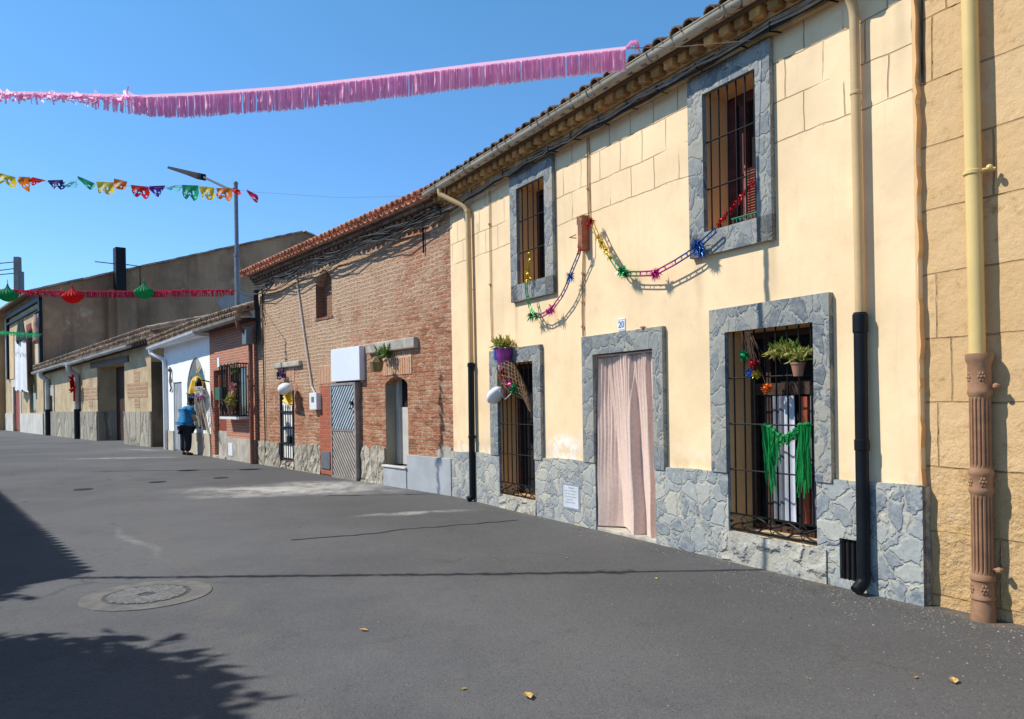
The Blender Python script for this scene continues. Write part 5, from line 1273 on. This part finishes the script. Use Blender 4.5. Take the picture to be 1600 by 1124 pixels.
# hanging ornament with coloured pompoms
t = thing('pompom_twig', 'dry twig with green red blue yellow and orange pompoms hanging in the lower right window', 'ornament', FY, tuple(FY.px(1172, 560, .06)))
b = MB(); p0 = FY.px(1167, 520, .05)
for k in range(26):
    a0 = p0 + V((R.uniform(-.04, .04), R.uniform(-.03, .02), 0)); d = V((R.uniform(-.05, .16), R.uniform(-.06, .04), R.uniform(-.42, -.12))); b.new(); b.tube([a0, a0 + d * .5 + V((R.uniform(-.03, .03), 0, 0)), a0 + d], [.004, .003, .002], 4)
for x, y in ((1163, 556), (1178, 568), (1172, 585), (1183, 585), (1198, 607)): q = FY.px(x, y, .06); b.tube([p0, p0.lerp(q, .55) + V((.02, 0, -.02)), q], .003, 4)
b.build('twig', m_twig, t)
for x, y, c_, s in ((1163, 556, 'green', .055), (1178, 568, 'red', .055), (1172, 584, 'blue', .048), (1182, 585, 'gold', .046), (1198, 607, 'orange', .052)):
    b = MB(); p = FY.px(x, y, .07); b.ball(p, s * .62, n=10, m_=7)
    for _ in range(90):
        d = V((R.gauss(0, 1), R.gauss(0, 1), R.gauss(0, 1))).normalized(); b.new(); b.leaf(p + d * s * .5, d, s * R.uniform(.4, .65), s * .13)
    b.build('pompom', FO[c_], t, label=c_ + ' pompom')

def plant(mb, c, n, r, h, ln, wd, droop=.3):
    c = V(c)
    for _ in range(n):
        a = R.uniform(0, 2 * PI); d = V((math.cos(a) * R.uniform(.2, 1), math.sin(a) * R.uniform(.2, 1), R.uniform(-droop, 1.2))).normalized()
        p = c + V((R.uniform(-r, r), R.uniform(-r, r) * .7, R.uniform(0, h))); mb.new(); mb.leaf(p, d, ln * R.uniform(.6, 1.2), wd * R.uniform(.7, 1.2))
t = thing('flower_pot', 'terracotta pot of trailing green and yellow plant hooked on the lower right window bars', 'flower pot', FY, tuple(FY.px(1247, 575, .08)))
p = FY.px(1247, 578, .07); b = MB(); b.lathe(p, [(.038, -.055), (.058, .045), (.064, .046), (.064, .062), (.054, .062), (.05, .03)], 14); b.build('pot', m_terra, t, smooth='auto')
b = MB(); plant(b, p + V((0, 0, .08)), 90, .10, .07, .085, .013); plant(b, FY.px(1222, 556, .07), 110, .10, .07, .08, .012, .6); b.build('foliage', m_leafy, t)
b = MB(); plant(b, FY.px(1225, 552, .06), 80, .11, .08, .07, .012, .6); plant(b, p + V((.02, 0, .09)), 60, .09, .06, .07, .011); b.build('green_leaves', m_leafm, t)
b = MB(); b.tube([p + V((0, .05, .05)), FY.px(1240, 566, 0), FY.px(1240, 560, 0)], .005, 4); b.build('wire_hook', m_blackm, t)
t = thing('flower_pot', 'blue and purple wrapped flower pot with a leafy plant above the lower left window', 'flower pot', FY, tuple(FY.px(788, 560, .12)))
p = FY.px(788, 556, .14); b = MB(); b.cm = 0
b.lathe(p, [(.10, -.13), (.125, .09), (.135, .10), (.12, .10)], 12); b.build('wrapped_pot', M('purple_wrap', (.24, .04, .22), .35, .3, 14, .004, 30), t)
b = MB(); b.lathe(p + V((-.06, -.04, 0)), [(.085, -.06), (.09, .09), (.10, .10)], 9); b.build('wrap_panel', M('blue_wrap', (.04, .07, .38), .35, .3, 14, .004, 30), t)
b = MB(); b.lathe(p + V((0, 0, -.20)), [(.09, 0), (.10, .06), (.11, .075)], 10); b.build('saucer', M('pink_wrap', (.60, .36, .42), .5, .2, 14, .002), t)
b = MB(); plant(b, p + V((-.02, 0, .12)), 130, .13, .10, .11, .014, .2); plant(b, p + V((-.2, 0, .10)), 26, .06, .12, .10, .012, .2); b.build('foliage', m_leafy, t)
b = MB(); plant(b, p + V((-.04, 0, .10)), 90, .13, .08, .10, .014, .3); b.build('green_leaves', m_leafm, t)
b = MB(); b.tube([p + V((0, .13, -.1)), p + V((0, 0, -.14)), p + V((0, -.1, -.1))], .008, 5); b.tube([p + V((-.1, .12, -.15)), p + V((-.12, .12, .3))], .006); b.pieces('bracket', m_blackm, t)
# wicker horn
t = thing('wicker_horn', 'woven wicker horn of dried flowers hanging askew below the blue and purple pot', 'ornament', FY, tuple(FY.px(800, 600, .10)))
b = MB(); A = FY.px(789, 578, .13); Bq = FY.px(806, 602, .13); Cq = FY.px(822, 620, .10); Dq = FY.px(829, 643, .08)
ax = [A, A.lerp(Bq, .5), Bq, Bq.lerp(Cq, .6), Cq, Dq]; rd = [.17, .17, .145, .10, .05, .012]
for ph in range(15):
    for sg in (1, -1):
        pts = []
        for k in range(25):
            f = k / 24 * (len(ax) - 1.001); i = int(f); g_ = f - i; c = ax[i].lerp(ax[i + 1], g_); r = rd[i] + (rd[i + 1] - rd[i]) * g_
            dr_ = (ax[i + 1] - ax[i]).normalized(); s = dr_.cross(V((0, 1, 0))).normalized(); o_ = s.cross(dr_)
            an = ph * 2 * PI / 15 + sg * k * .14; pts.append(c + s * r * math.cos(an) + o_ * r * math.sin(an) * .7)
        b.new(); b.tube(pts, .0065, 4)
b.build('weave', m_wick, t)
for col, c_, n in (('red', A.lerp(Bq, .3), 26), ('green', Bq.lerp(Cq, .3), 22), ('magenta', A.lerp(Bq, .85), 18)):
    b = MB()
    for _ in range(n * 2): p = c_ + V((R.uniform(-.07, .07), -.08 + R.uniform(-.03, .03), R.uniform(-.06, .06))); b.new(); b.leaf(p, (R.uniform(-1, 1), -.5, R.uniform(-1, 1)), .05, .02)
    b.build('dried_flower', FO[col], t)
def disc_balloon(name, lb, fr_, x, y, w, r, mat, cat='balloon', sq=.65, tail=True, tilt=.3):
    p = fr_.px(x, y, w); t = thing(name, lb, cat, fr_, tuple(p)); b = MB(); b.ball(p, r, r * .8, r * sq, n=20, m_=12)
    for i, q in enumerate(b.v): q.z += (q.x - p.x) * tilt; q.z += .12 * r * math.sin((q.x - p.x) / r * 2)
    b.build('skin', mat, t, smooth=True); b = MB(); s = V((r * .95, 0, r * .25)); b.lathe(p + s, [(.004, 0), (r * .12, .01), (r * .16, .03)], 8)
    b.tube([p + s, p + s + V((.05, .05, -.10)), p + s + V((.10, .12, -.02))], .005, 4); b.build('knot', mat, t)
disc_balloon('balloon', 'white foil balloon tied beside the lower left window of the yellow house', FY, 774, 618, .16, .155, m_balw)
disc_balloon('balloon', 'white balloon hanging over the barred gate of the brick house', FB, 446, 608, .25, .22, m_balw, tilt=-.1)
t = thing('yellow_lantern', 'yellow paper fan decoration below the white balloon on the barred gate', 'ornament', FB, tuple(FB.px(451, 623, .2)))
p = FB.px(451, 625, .2); b = MB()
for k in range(18):
    a, c = PI * k / 17 - .2, PI * (k + 1) / 17 - .2; rr_ = .30
    b.new(); b.add([p + V((0, 0, -.12)), p + V((rr_ * math.cos(a), -.05 * (k % 2), rr_ * 1.0 * math.sin(a) - .08)), p + V((rr_ * math.cos(c), -.05 * ((k + 1) % 2), rr_ * math.sin(c) - .08))], [(0, 1, 2)])
b.build('pleated_fan', m_yelp, t); b = MB(); b.tube([p + V((0, .05, .15)), p + V((-.05, .1, .5))], .008); b.build('string', m_cableg, t)
t = thing('purple_flowers', 'small purple flower bunch under the left lintel of the brick house', 'flowers', FB, tuple(FB.px(440, 585, .1)))
b = MB(); p = FB.px(440, 585, .1)
for _ in range(70): b.new(); b.leaf(p + V((R.gauss(0, .10), R.gauss(0, .04), R.gauss(0, .05))), (R.uniform(-1, 1), -.4, R.uniform(-1, 1)), .08, .03)
b.build('petals', M('violet_petal', (.12, .06, .22), .8, .2, 9, 0, rnd=.4), t); b = MB(); b.tube([p, p + V((0, .1, .25))], .01); b.build('stem', m_twig, t)
t = thing('wall_plant', 'tuft of green plant growing beside the lamp under the right lintel of the brick house', 'plant', FB, tuple(FB.px(600, 557, .1)))
b = MB(); p = FB.px(602, 557, .10); plant(b, p, 90, .20, .10, .16, .022, .5); b.build('foliage', m_leafm, t); b = MB()
for k in range(8): b.tube([p + V((R.uniform(-.05, .05), .1, -.04)), p + V((R.uniform(-.2, .2), -.05, R.uniform(.05, .25)))], .006, 4)
b.build('stem', m_twig, t)
# cottage window flowers
t = thing('hanging_basket', 'straw coloured flower basket with pink blooms on the cottage window cage', 'flowers', FW, tuple(FW.px(362, 620, .45)))
b = MB(); p = FW.px(361, 630, .42); plant(b, p, 70, .10, .22, .18, .03, .9); b.build('foliage', m_leafy, t)
b = MB(); q = FW.px(366, 607, .42)
for _ in range(34): b.new(); b.leaf(q + V((R.uniform(-.12, .12), R.uniform(-.05, .05), R.uniform(-.12, .12))), (R.uniform(-1, 1), -.5, R.uniform(-1, 1)), .10, .045)
b.pieces('bloom', M('pink_bloom', (.62, .30, .28), .8, .2, 9, 0, rnd=.4), t)
b = MB(); b.lathe(p + V((0, 0, -.15)), [(.07, -.08), (.12, .08), (.13, .10)], 10); b.build('basket', m_wick, t)
t = thing('window_plant', 'dark green creeper tied to the top left of the cottage window cage', 'plant', FW, tuple(FW.px(368, 582, .4)))
b = MB(); plant(b, FW.px(368, 584, .38), 34, .12, .18, .12, .025, .9); b.build('foliage', m_leafdk, t); b = MB(); p = FW.px(368, 584, .36); b.tube([p, p + V((.1, 0, .3)), p + V((-.1, 0, -.2))], .012); b.build('stem', m_twig, t)
# yellow hat, white ribbon and flowers on the white house window
t = thing('yellow_ornament', 'yellow paper bell hanging on the arched window of the white house', 'ornament', FW, tuple(FW.px(308, 598, .15)))
b = MB(); p = FW.px(308, 603, .2); b.lathe(p + V((0, 0, -.12)), [(.25, -.12), (.24, .0), (.20, .14), (.17, .28), (.10, .38), (.02, .42)], 16, .05); b.build('bell', m_yelp, t)
b = MB(); b.tube([p + V((0, 0, .4)), p + V((.02, .1, .62))], .02); b.build('loop', m_yelp, t)
t = thing('paper_rosettes', 'bunch of white and pink paper rosettes below the yellow bell', 'ornament', FW, tuple(FW.px(310, 615, .2)))
b = MB()
for x, y, s in ((303, 611, .16), (311, 611, .2), (317, 615, .15), (308, 617, .14)):
    c_ = FW.px(x, y, .22)
    for _ in range(70): d = V((R.gauss(0, 1), R.gauss(0, .5), R.gauss(0, 1))).normalized(); b.new(); b.leaf(c_ + d * s * .3, d, s * .7, s * .28)
b.build('white_rosette', m_balw, t); b = MB()
for x, y, s in ((303, 615, .09), (314, 622, .08)):
    c_ = FW.px(x, y, .3)
    for _ in range(50): d = V((R.gauss(0, 1), R.gauss(0, .5), R.gauss(0, 1))).normalized(); b.new(); b.leaf(c_ + d * s * .3, d, s * .7, s * .28)
b.pieces('pink_rosette', PC['magenta'], t)
b = MB()
for k in range(12): p = FW.px(308 + R.uniform(-6, 12), 620, .2); b.new(); b.tube([p, p + V((R.uniform(-.1, .3), 0, -.5)), p + V((R.uniform(-.2, .6), 0, -1.2 * R.random() - .4))], .02, 4)
b.build('ribbon', m_cableg, t)
# red bow on barn pipe
t = thing('red_bow', 'red ribbon bow tied to the barn downpipe nearest the gateway', 'bow', FN, (20.75, -.3, 2.75)); b = MB()
for k in range(60): b.new(); b.leaf((20.75 + R.gauss(0, .10), -.32, 2.75 + R.gauss(0, .14)), (R.uniform(-1, 1), -.4, R.uniform(-1, .6)), .3, .09)
b.build('loops', FO['red'], t); b = MB(); b.tube([(20.75, -.32, 2.7), (20.85, -.32, 2.3), (20.8, -.32, 1.9)], .05, 5); b.build('tails', FO['red'], t)
# banner cloth on balcony
t = thing('banner_cloth', 'long white cloth with a dark top hanging from the far left balcony', 'banner', FN, (3.4, -1.1, 6))
def cloth(x0, x1, z0, z1, y, mat, nm, pinch=0):
    b = MB(); nx, nz = 18, 10; vs = []
    for j in range(nz + 1):
        for i in range(nx + 1):
            f, g_ = i / nx, j / nz; k = 1 - pinch * g_; vs.append(((x0 + x1) / 2 + (f - .5) * (x1 - x0) * k, y + .12 * math.sin(f * 16) * (1 - .5 * g_), z0 + (z1 - z0) * g_ - .25 * abs(math.sin(f * 9)) * (1 - g_)))
    b.add(vs, [(j * (nx + 1) + i, j * (nx + 1) + i + 1, (j + 1) * (nx + 1) + i + 1, (j + 1) * (nx + 1) + i) for j in range(nz) for i in range(nx)]); return b.build(nm, mat, t, smooth=True)
x0, z1 = fq(22, 533, .5); x1, z0 = fq(43, 584, .5)
cloth(x0, x1, z0 - .9, z1, -.5, M('white_cloth', (.80, .80, .80), .9, .05, 3, 0), 'white_cloth', .12); x2, _ = fq(26, 530, .5); x3, z2 = fq(41, 497, .5)
cloth(x2, x3, z1 - .1, z2, -.55, M('dark_cloth', (.02, .04, .04), .9, .2, 3, 0), 'dark_cloth', .5)
x0, z1 = fq(53, 493, .4); x1, z0 = fq(59, 530, .4)
t = thing('hanging_flag', 'striped red and pale flag hanging on the right of the far left balcony', 'flag', FN, (x0, -.4, 6)); cloth(x0, x1, z0, z1, -.42, M('striped_flag', (.50, .30, .25), .9, .5, 2.5, 0), 'cloth', .3)
b = MB(); b.tube([(x0 + .5, -.1, z1 + .3), (x0 + .5, -.45, z1)], .05); b.build('pole', m_blackm, t)

# ------------------------------------------------------------------ door curtain
t = thing('door_curtain', 'dusty pink gathered curtain hanging in the slate framed doorway', 'curtain', FY, (4.6, 0, 2.05))
b = MB(); NX, NZ = 220, 44; vs = []
folds_ = [(R.uniform(0, 1), R.uniform(.010, .022), R.uniform(.006, .022)) for _ in range(26)]
big = [(.36, .10, .085), (.56, .045, .075), (.66, .06, -.06), (.79, .055, .075), (.945, .04, .07), (.14, .05, .035)]
for j in range(NZ + 1):
    g_ = j / NZ                                   # 0 top .. 1 bottom
    zb = 0
    for i in range(NX + 1):
        f = i / NX
        xl = 4.065 + .012 * g_; xr = 5.135 + .01 * g_
        x = xl + (xr - xl) * f
        bot = .055 if f < .50 else (.055 - .055 * min(1, (f - .50) / .06)) + .01
        z = 2.072 + (bot - 2.072) * g_
        y = .035 - .02 * g_
        # tight gathers at the top that open into a few deep folds
        y -= (1 - g_) ** 1.5 * .009 * (math.sin(f * 2 * PI * 31 + 2 * math.sin(f * 9)) + .5 * math.sin(f * 2 * PI * 17))
        sm = lambda e0, e1, v: (lambda q: q * q * (3 - 2 * q))(max(0., min(1., (v - e0) / (e1 - e0))))
        kn = [(0, 0, .0, -.045), (.05, .23, .03, .165), (.54, .63, -.03, -.045), (.57, .675, .025, .10), (.82, .87, -.03, -.01), (.845, .90, .02, .055), (1, 1, .0, -.03)]
        gg = g_ ** .6; K = [(a + (c - a) * gg, yt + (yb - yt) * gg) for a, c, yt, yb in kn]
        for (fa, ya), (fc, yc) in zip(K, K[1:]):
            if fa <= f <= fc: q = (f - fa) / (fc - fa + 1e-6); q = q * .75 + .25 * q * q * (3 - 2 * q); y += ya + (yc - ya) * q; break
        for c, s, a in folds_:
            y -= a * (.55 - .4 * g_) * math.exp(-((f - c + .05 * g_) / s) ** 2)
        vs.append((x + .006 * math.sin(j * .35 + f * 11), y, z))
b.add(vs, [(j * (NX + 1) + i, (j + 1) * (NX + 1) + i, (j + 1) * (NX + 1) + i + 1, j * (NX + 1) + i + 1) for j in range(NZ) for i in range(NX)])
b.build('cloth', m_curt, t, smooth=True)
b = MB(); b.tube([(4.06, .012, 2.07), (5.14, .012, 2.07)], .010, 6); b.build('top_hem', m_curt, t)

# ------------------------------------------------------------------ person
pf = gnd(290, 711.5); ang = math.atan2(FW.i.y, FW.i.x) - PI / 2 + .15
PFm = Frame(pf, (math.cos(ang), math.sin(ang), 0))
per = thing('person', 'person in blue shirt and dark trousers, seen from behind at the white house window', 'person', PFm)
def skin(name, verts, edges, radii, mat, parent, root=0, sub=2):
    me = bpy.data.meshes.new(name); me.from_pydata([V(v) for v in verts], edges, []); o = bpy.data.objects.new(name, me); COL.objects.link(o); o.parent = parent; me.materials.append(mat)
    md = o.modifiers.new('skin', 'SKIN'); md.use_smooth_shade = True
    for i, r in enumerate(radii):
        q = me.skin_vertices[0].data[i]; q.radius = r if isinstance(r, tuple) else (r, r); q.use_root = (i == root)
    s = o.modifiers.new('sub', 'SUBSURF'); s.levels = s.render_levels = sub
    return o
m_skin = M('skin', (.42, .24, .16), .6, .08, 6, .001, 60); m_shirt = M('blue_shirt', (.022, .20, .42), .9, .15, 5, .006, 14); m_trou = M('dark_trousers', (.020, .023, .032), .9, .2, 6, .006, 16); m_hair = M('dark_hair', (.02, .017, .016), .7, .2, 20, .004, 80); m_shoe = M('dark_shoe', (.02, .018, .018), .6, .2, 9, .001)
vs = [(0, 0, .98), (0, .03, 1.15), (0, .08, 1.36), (0, .13, 1.50), (0, .18, 1.57), (0, .21, 1.63), (0, .225, 1.70), (0, .215, 1.77)]
rd = [(.165, .13), (.17, .14), (.19, .13), (.12, .085), (.056, .056), (.072, .08), (.085, .098), (.05, .06)]
ed = [(i, i + 1) for i in range(7)]
def addv(p, r, fr_): vs.append(p); rd.append(r); ed.append((fr_, len(vs) - 1)); return len(vs) - 1
for sg in (-1, 1):
    h = addv((.10 * sg, 0, .90), .115, 0); k = addv((.135 * sg, .03, .50), .072, h); a = addv((.15 * sg, -.015, .10), .046, k); f = addv((.16 * sg, .05, .045), .042, a); addv((.175 * sg, .16, .035), .032, f)
    s_ = addv((.24 * sg, .10, 1.44), .08, 3); e_ = addv(((.38 if sg < 0 else .34) * sg, .13, 1.14), .058, s_); w_ = addv((.24 * sg, .36, 1.10), .034, e_); pm = addv((.215 * sg, .43, 1.10), (.036, .022), w_)
    for q in range(4):
        b0 = V((.215 * sg + (q - 1.5) * .019, .455, 1.10)); i0 = addv(b0, .011, pm); L = (.033, .04, .038, .03)[q]
        i1 = addv(b0 + V((0, L, -.008)), .0095, i0); addv(b0 + V((0, L * 1.55, -.035)), .008, i1)
    i0 = addv(V((.215 * sg - sg * .04, .425, 1.095)), .011, pm); addv(V((.215 * sg - sg * .062, .455, 1.08)), .009, i0)
skin('body', vs, ed, rd, m_skin, per)
skin('shirt', [(0, -.005, .90), (0, .0, 1.02), (0, .035, 1.18), (0, .08, 1.36), (0, .125, 1.49), (-.25, .10, 1.44), (.25, .10, 1.44), (-.345, .12, 1.22), (.315, .12, 1.24)],
     [(0, 1), (1, 2), (2, 3), (3, 4), (4, 5), (4, 6), (5, 7), (6, 8)], [(.30, .20), (.31, .22), (.29, .20), (.275, .18), (.15, .11), .115, .115, .10, .10], m_shirt, per, 2)
skin('trousers', [(0, 0, .97), (-.105, 0, .86), (.105, 0, .86), (-.14, .03, .50), (.14, .03, .50), (-.152, -.01, .11), (.152, -.01, .11)], [(0, 1), (0, 2), (1, 3), (2, 4), (3, 5), (4, 6)],
     [(.25, .19), .165, .165, .125, .125, .11, .11], m_trou, per)
for sg in (-1, 1):
    skin('shoe', [(.15 * sg, -.05, .055), (.158 * sg, .05, .05), (.175 * sg, .17, .04)], [(0, 1), (1, 2)], [(.052, .052), (.05, .048), (.045, .036)], m_shoe, per)
skin('hair', [(0, .19, 1.66), (0, .195, 1.72), (0, .20, 1.785)], [(0, 1), (1, 2)], [(.08, .07), (.095, .098), (.055, .06)], m_hair, per, 1)
b = MB()
for sg in (-1, 1):
    b.ball((.082 * sg, .225, 1.675), .014, .022, .032, 8, 6)
b.pieces('ear', m_skin, per, smooth=True)
b = MB(); b.ball((0, .325, 1.665), .014, .022, .022, 8, 6); b.build('nose', m_skin, per, smooth=True)
b = MB(); b.ball((-.034, .303, 1.695), .012, .008, .009, 8, 6); b.ball((.034, .303, 1.695), .012, .008, .009, 8, 6); b.pieces('eye', m_hair, per, smooth=True)
b = MB(); b.ball((0, .302, 1.63), .026, .010, .006, 8, 6); b.build('mouth', M('lips', (.30, .11, .09), .5), per, smooth=True)

# ------------------------------------------------------------------ across the street (outside the frame, it shades the road)
ELEV = math.radians(45); TE = math.tan(ELEV)
HO = 4.6; c0 = gnd(130, 896); c1 = gnd(0, 776); e_ = (c0 - c1).normalized()
FO_ = Frame(c0 + V((-HO / TE, 0, 0)), -e_)          # x runs up the street away from its near corner
oh = thing('whitewashed_house', 'low whitewashed house across the street, outside the left edge of the photo', 'house', FO_)
# frame: +x up the street, +y = away from the road
b = MB(); OO = [(2.5, 3.6, 1.0, 2.3), (5.5, 6.6, -.05, 2.2), (8.5, 9.6, 1.0, 2.3), (13, 14.1, 1.0, 2.3), (17, 18.2, -.05, 2.2)]
wall(b, .0, 24, -.2, HO, OO, 0, .2); shell(b, .0, 24, -.2, HO, 6.5); b.build('wall', m_white, oh)
b = MB()
for a, c, d, e in OO: b.box(a, c, .2, .25, d, e)
b.pieces('window', m_wood, oh)
tiles(oh, 'roof', m_tile, 0, 24, .03, HO - .02, ANG, 3.4, .22, .095)
def tree(base, h, cc, rad, n, lb):
    t = thing('street_tree', lb, 'tree', base=base); b = MB(); c = V(cc); b0 = V(base)
    b.tube([b0 - V((0, 0, .1)), b0 + V((.03, .02, h * .3)), b0.lerp(V((c.x, c.y, h * .62)), .8)], [.17, .13, .10], 9)
    tips = []
    for k in range(16):
        d = V((R.gauss(0, 1), R.gauss(0, 1), R.gauss(.1, .8))).normalized(); e = c + V((d.x * rad[0], d.y * rad[1], d.z * rad[2])) * R.uniform(.55, .9)
        s = b0.lerp(V((c.x, c.y, h * .6)), R.uniform(.6, .98)); b.tube([s, s.lerp(e, .5) + V((0, 0, .15)), e], [.055, .035, .012], 5); tips.append(e)
    b.build('trunk', m_bark, t); b = MB()
    for k in range(760):
        d = V((R.gauss(0, 1), R.gauss(0, 1), R.gauss(0, 1))).normalized(); q = c + V((d.x * rad[0], d.y * rad[1], d.z * rad[2])) * R.uniform(.35, 1) ** .5
        for _ in range(26):
            b.new(); dd = V((R.gauss(0, 1), R.gauss(0, 1), R.gauss(-.2, .7))); p = q + V((R.gauss(0, .17), R.gauss(0, .17), R.gauss(0, .17))); b.leaf(p, dd, R.uniform(.14, .26), R.uniform(.045, .085))
    for k in range(340):
        d = V((R.gauss(0, 1), R.gauss(0, 1), R.gauss(0, 1))).normalized(); q = c + V((d.x * rad[0], d.y * rad[1], d.z * rad[2])) * R.random() ** .4 * .86
        for _ in range(6): b.new(); b.leaf(q + V((R.gauss(0, .1), R.gauss(0, .1), R.gauss(0, .1))), (R.gauss(0, 1), R.gauss(0, 1), R.gauss(0, .7)), R.uniform(.25, .4), R.uniform(.10, .16))
    for k in range(90):  # ragged twigs
        d = V((R.gauss(0, 1), R.gauss(0, .8), R.gauss(0, .4))).normalized(); q = c + V((d.x * rad[0], d.y * rad[1], d.z * rad[2])) * .95
        for i in range(10): b.new(); b.leaf(q + d * i * .04, d + V((R.gauss(0, .5), R.gauss(0, .5), R.gauss(0, .5))), .14, .02)
    b.build('crown', m_leafdk, t); return t
zc = 3.9
tree((-7.6, 3.6, 0), 4.4, (-3.50 - zc / TE, 3.52, zc), (1.3, 1.45, 1.25), 1, 'young broadleaf tree across the street nearest the camera, outside the left edge')
zc = 4.2
tree((-9.4, 6.3, 0), 4.6, (-5.55 - zc / TE, 6.25, zc), (.75, .36, .5), 1, 'slim tree at the gable of the whitewashed house, outside the left edge')

# ------------------------------------------------------------------ light
w = bpy.data.worlds.new('World'); SC.world = w; w.use_nodes = True; nt = w.node_tree; nt.nodes.clear()
sky = nt.nodes.new('ShaderNodeTexSky'); sky.sky_type = 'NISHITA'; sky.sun_disc = False; sky.sun_elevation = ELEV; sky.sun_rotation = math.radians(-90)
sky.altitude = 800; sky.air_density = 1.0; sky.dust_density = .3; sky.ozone_density = 2.0
tc = nt.nodes.new('ShaderNodeTexCoord'); sp_ = nt.nodes.new('ShaderNodeSeparateXYZ'); nt.links.new(tc.outputs['Generated'], sp_.inputs[0])
cr_ = nt.nodes.new('ShaderNodeValToRGB'); nt.links.new(sp_.outputs[2], cr_.inputs[0]); e = cr_.color_ramp
e.elements[0].position = 0; e.elements[0].color = (.26, .36, .50, 1); e.elements[1].position = .9; e.elements[1].color = (.10, .075, .06, 1)
for ps, c_ in ((.16, (.31, .45, .60)), (.30, (.30, .475, .60)), (.46, (.30, .52, .60)), (.62, (.22, .235, .23))): q = e.elements.new(ps); q.color = (*c_, 1)
dim = nt.nodes.new('ShaderNodeVectorMath'); dim.operation = 'MULTIPLY'; nt.links.new(sky.outputs[0], dim.inputs[0])
up_ = nt.nodes.new('ShaderNodeVectorMath'); up_.operation = 'SCALE'; up_.inputs['Scale'].default_value = 2.5; nt.links.new(cr_.outputs[0], up_.inputs[0]); nt.links.new(up_.outputs[0], dim.inputs[1])
bg = nt.nodes.new('ShaderNodeBackground'); bg.inputs[1].default_value = .14; ow = nt.nodes.new('ShaderNodeOutputWorld')
nt.links.new(dim.outputs[0], bg.inputs[0]); nt.links.new(bg.outputs[0], ow.inputs[0])
L = bpy.data.lights.new('sun', 'SUN'); L.energy = 5.0; L.angle = math.radians(.5); L.color = (1, .95, .87)
lo = bpy.data.objects.new('sun', L); COL.objects.link(lo); lo.rotation_euler = V((math.cos(ELEV), 0, -math.sin(ELEV))).to_track_quat('-Z', 'Y').to_euler()
SC.view_settings.view_transform = 'Standard'; SC.view_settings.look = 'None'; SC.view_settings.exposure = 0; SC.view_settings.gamma = 1
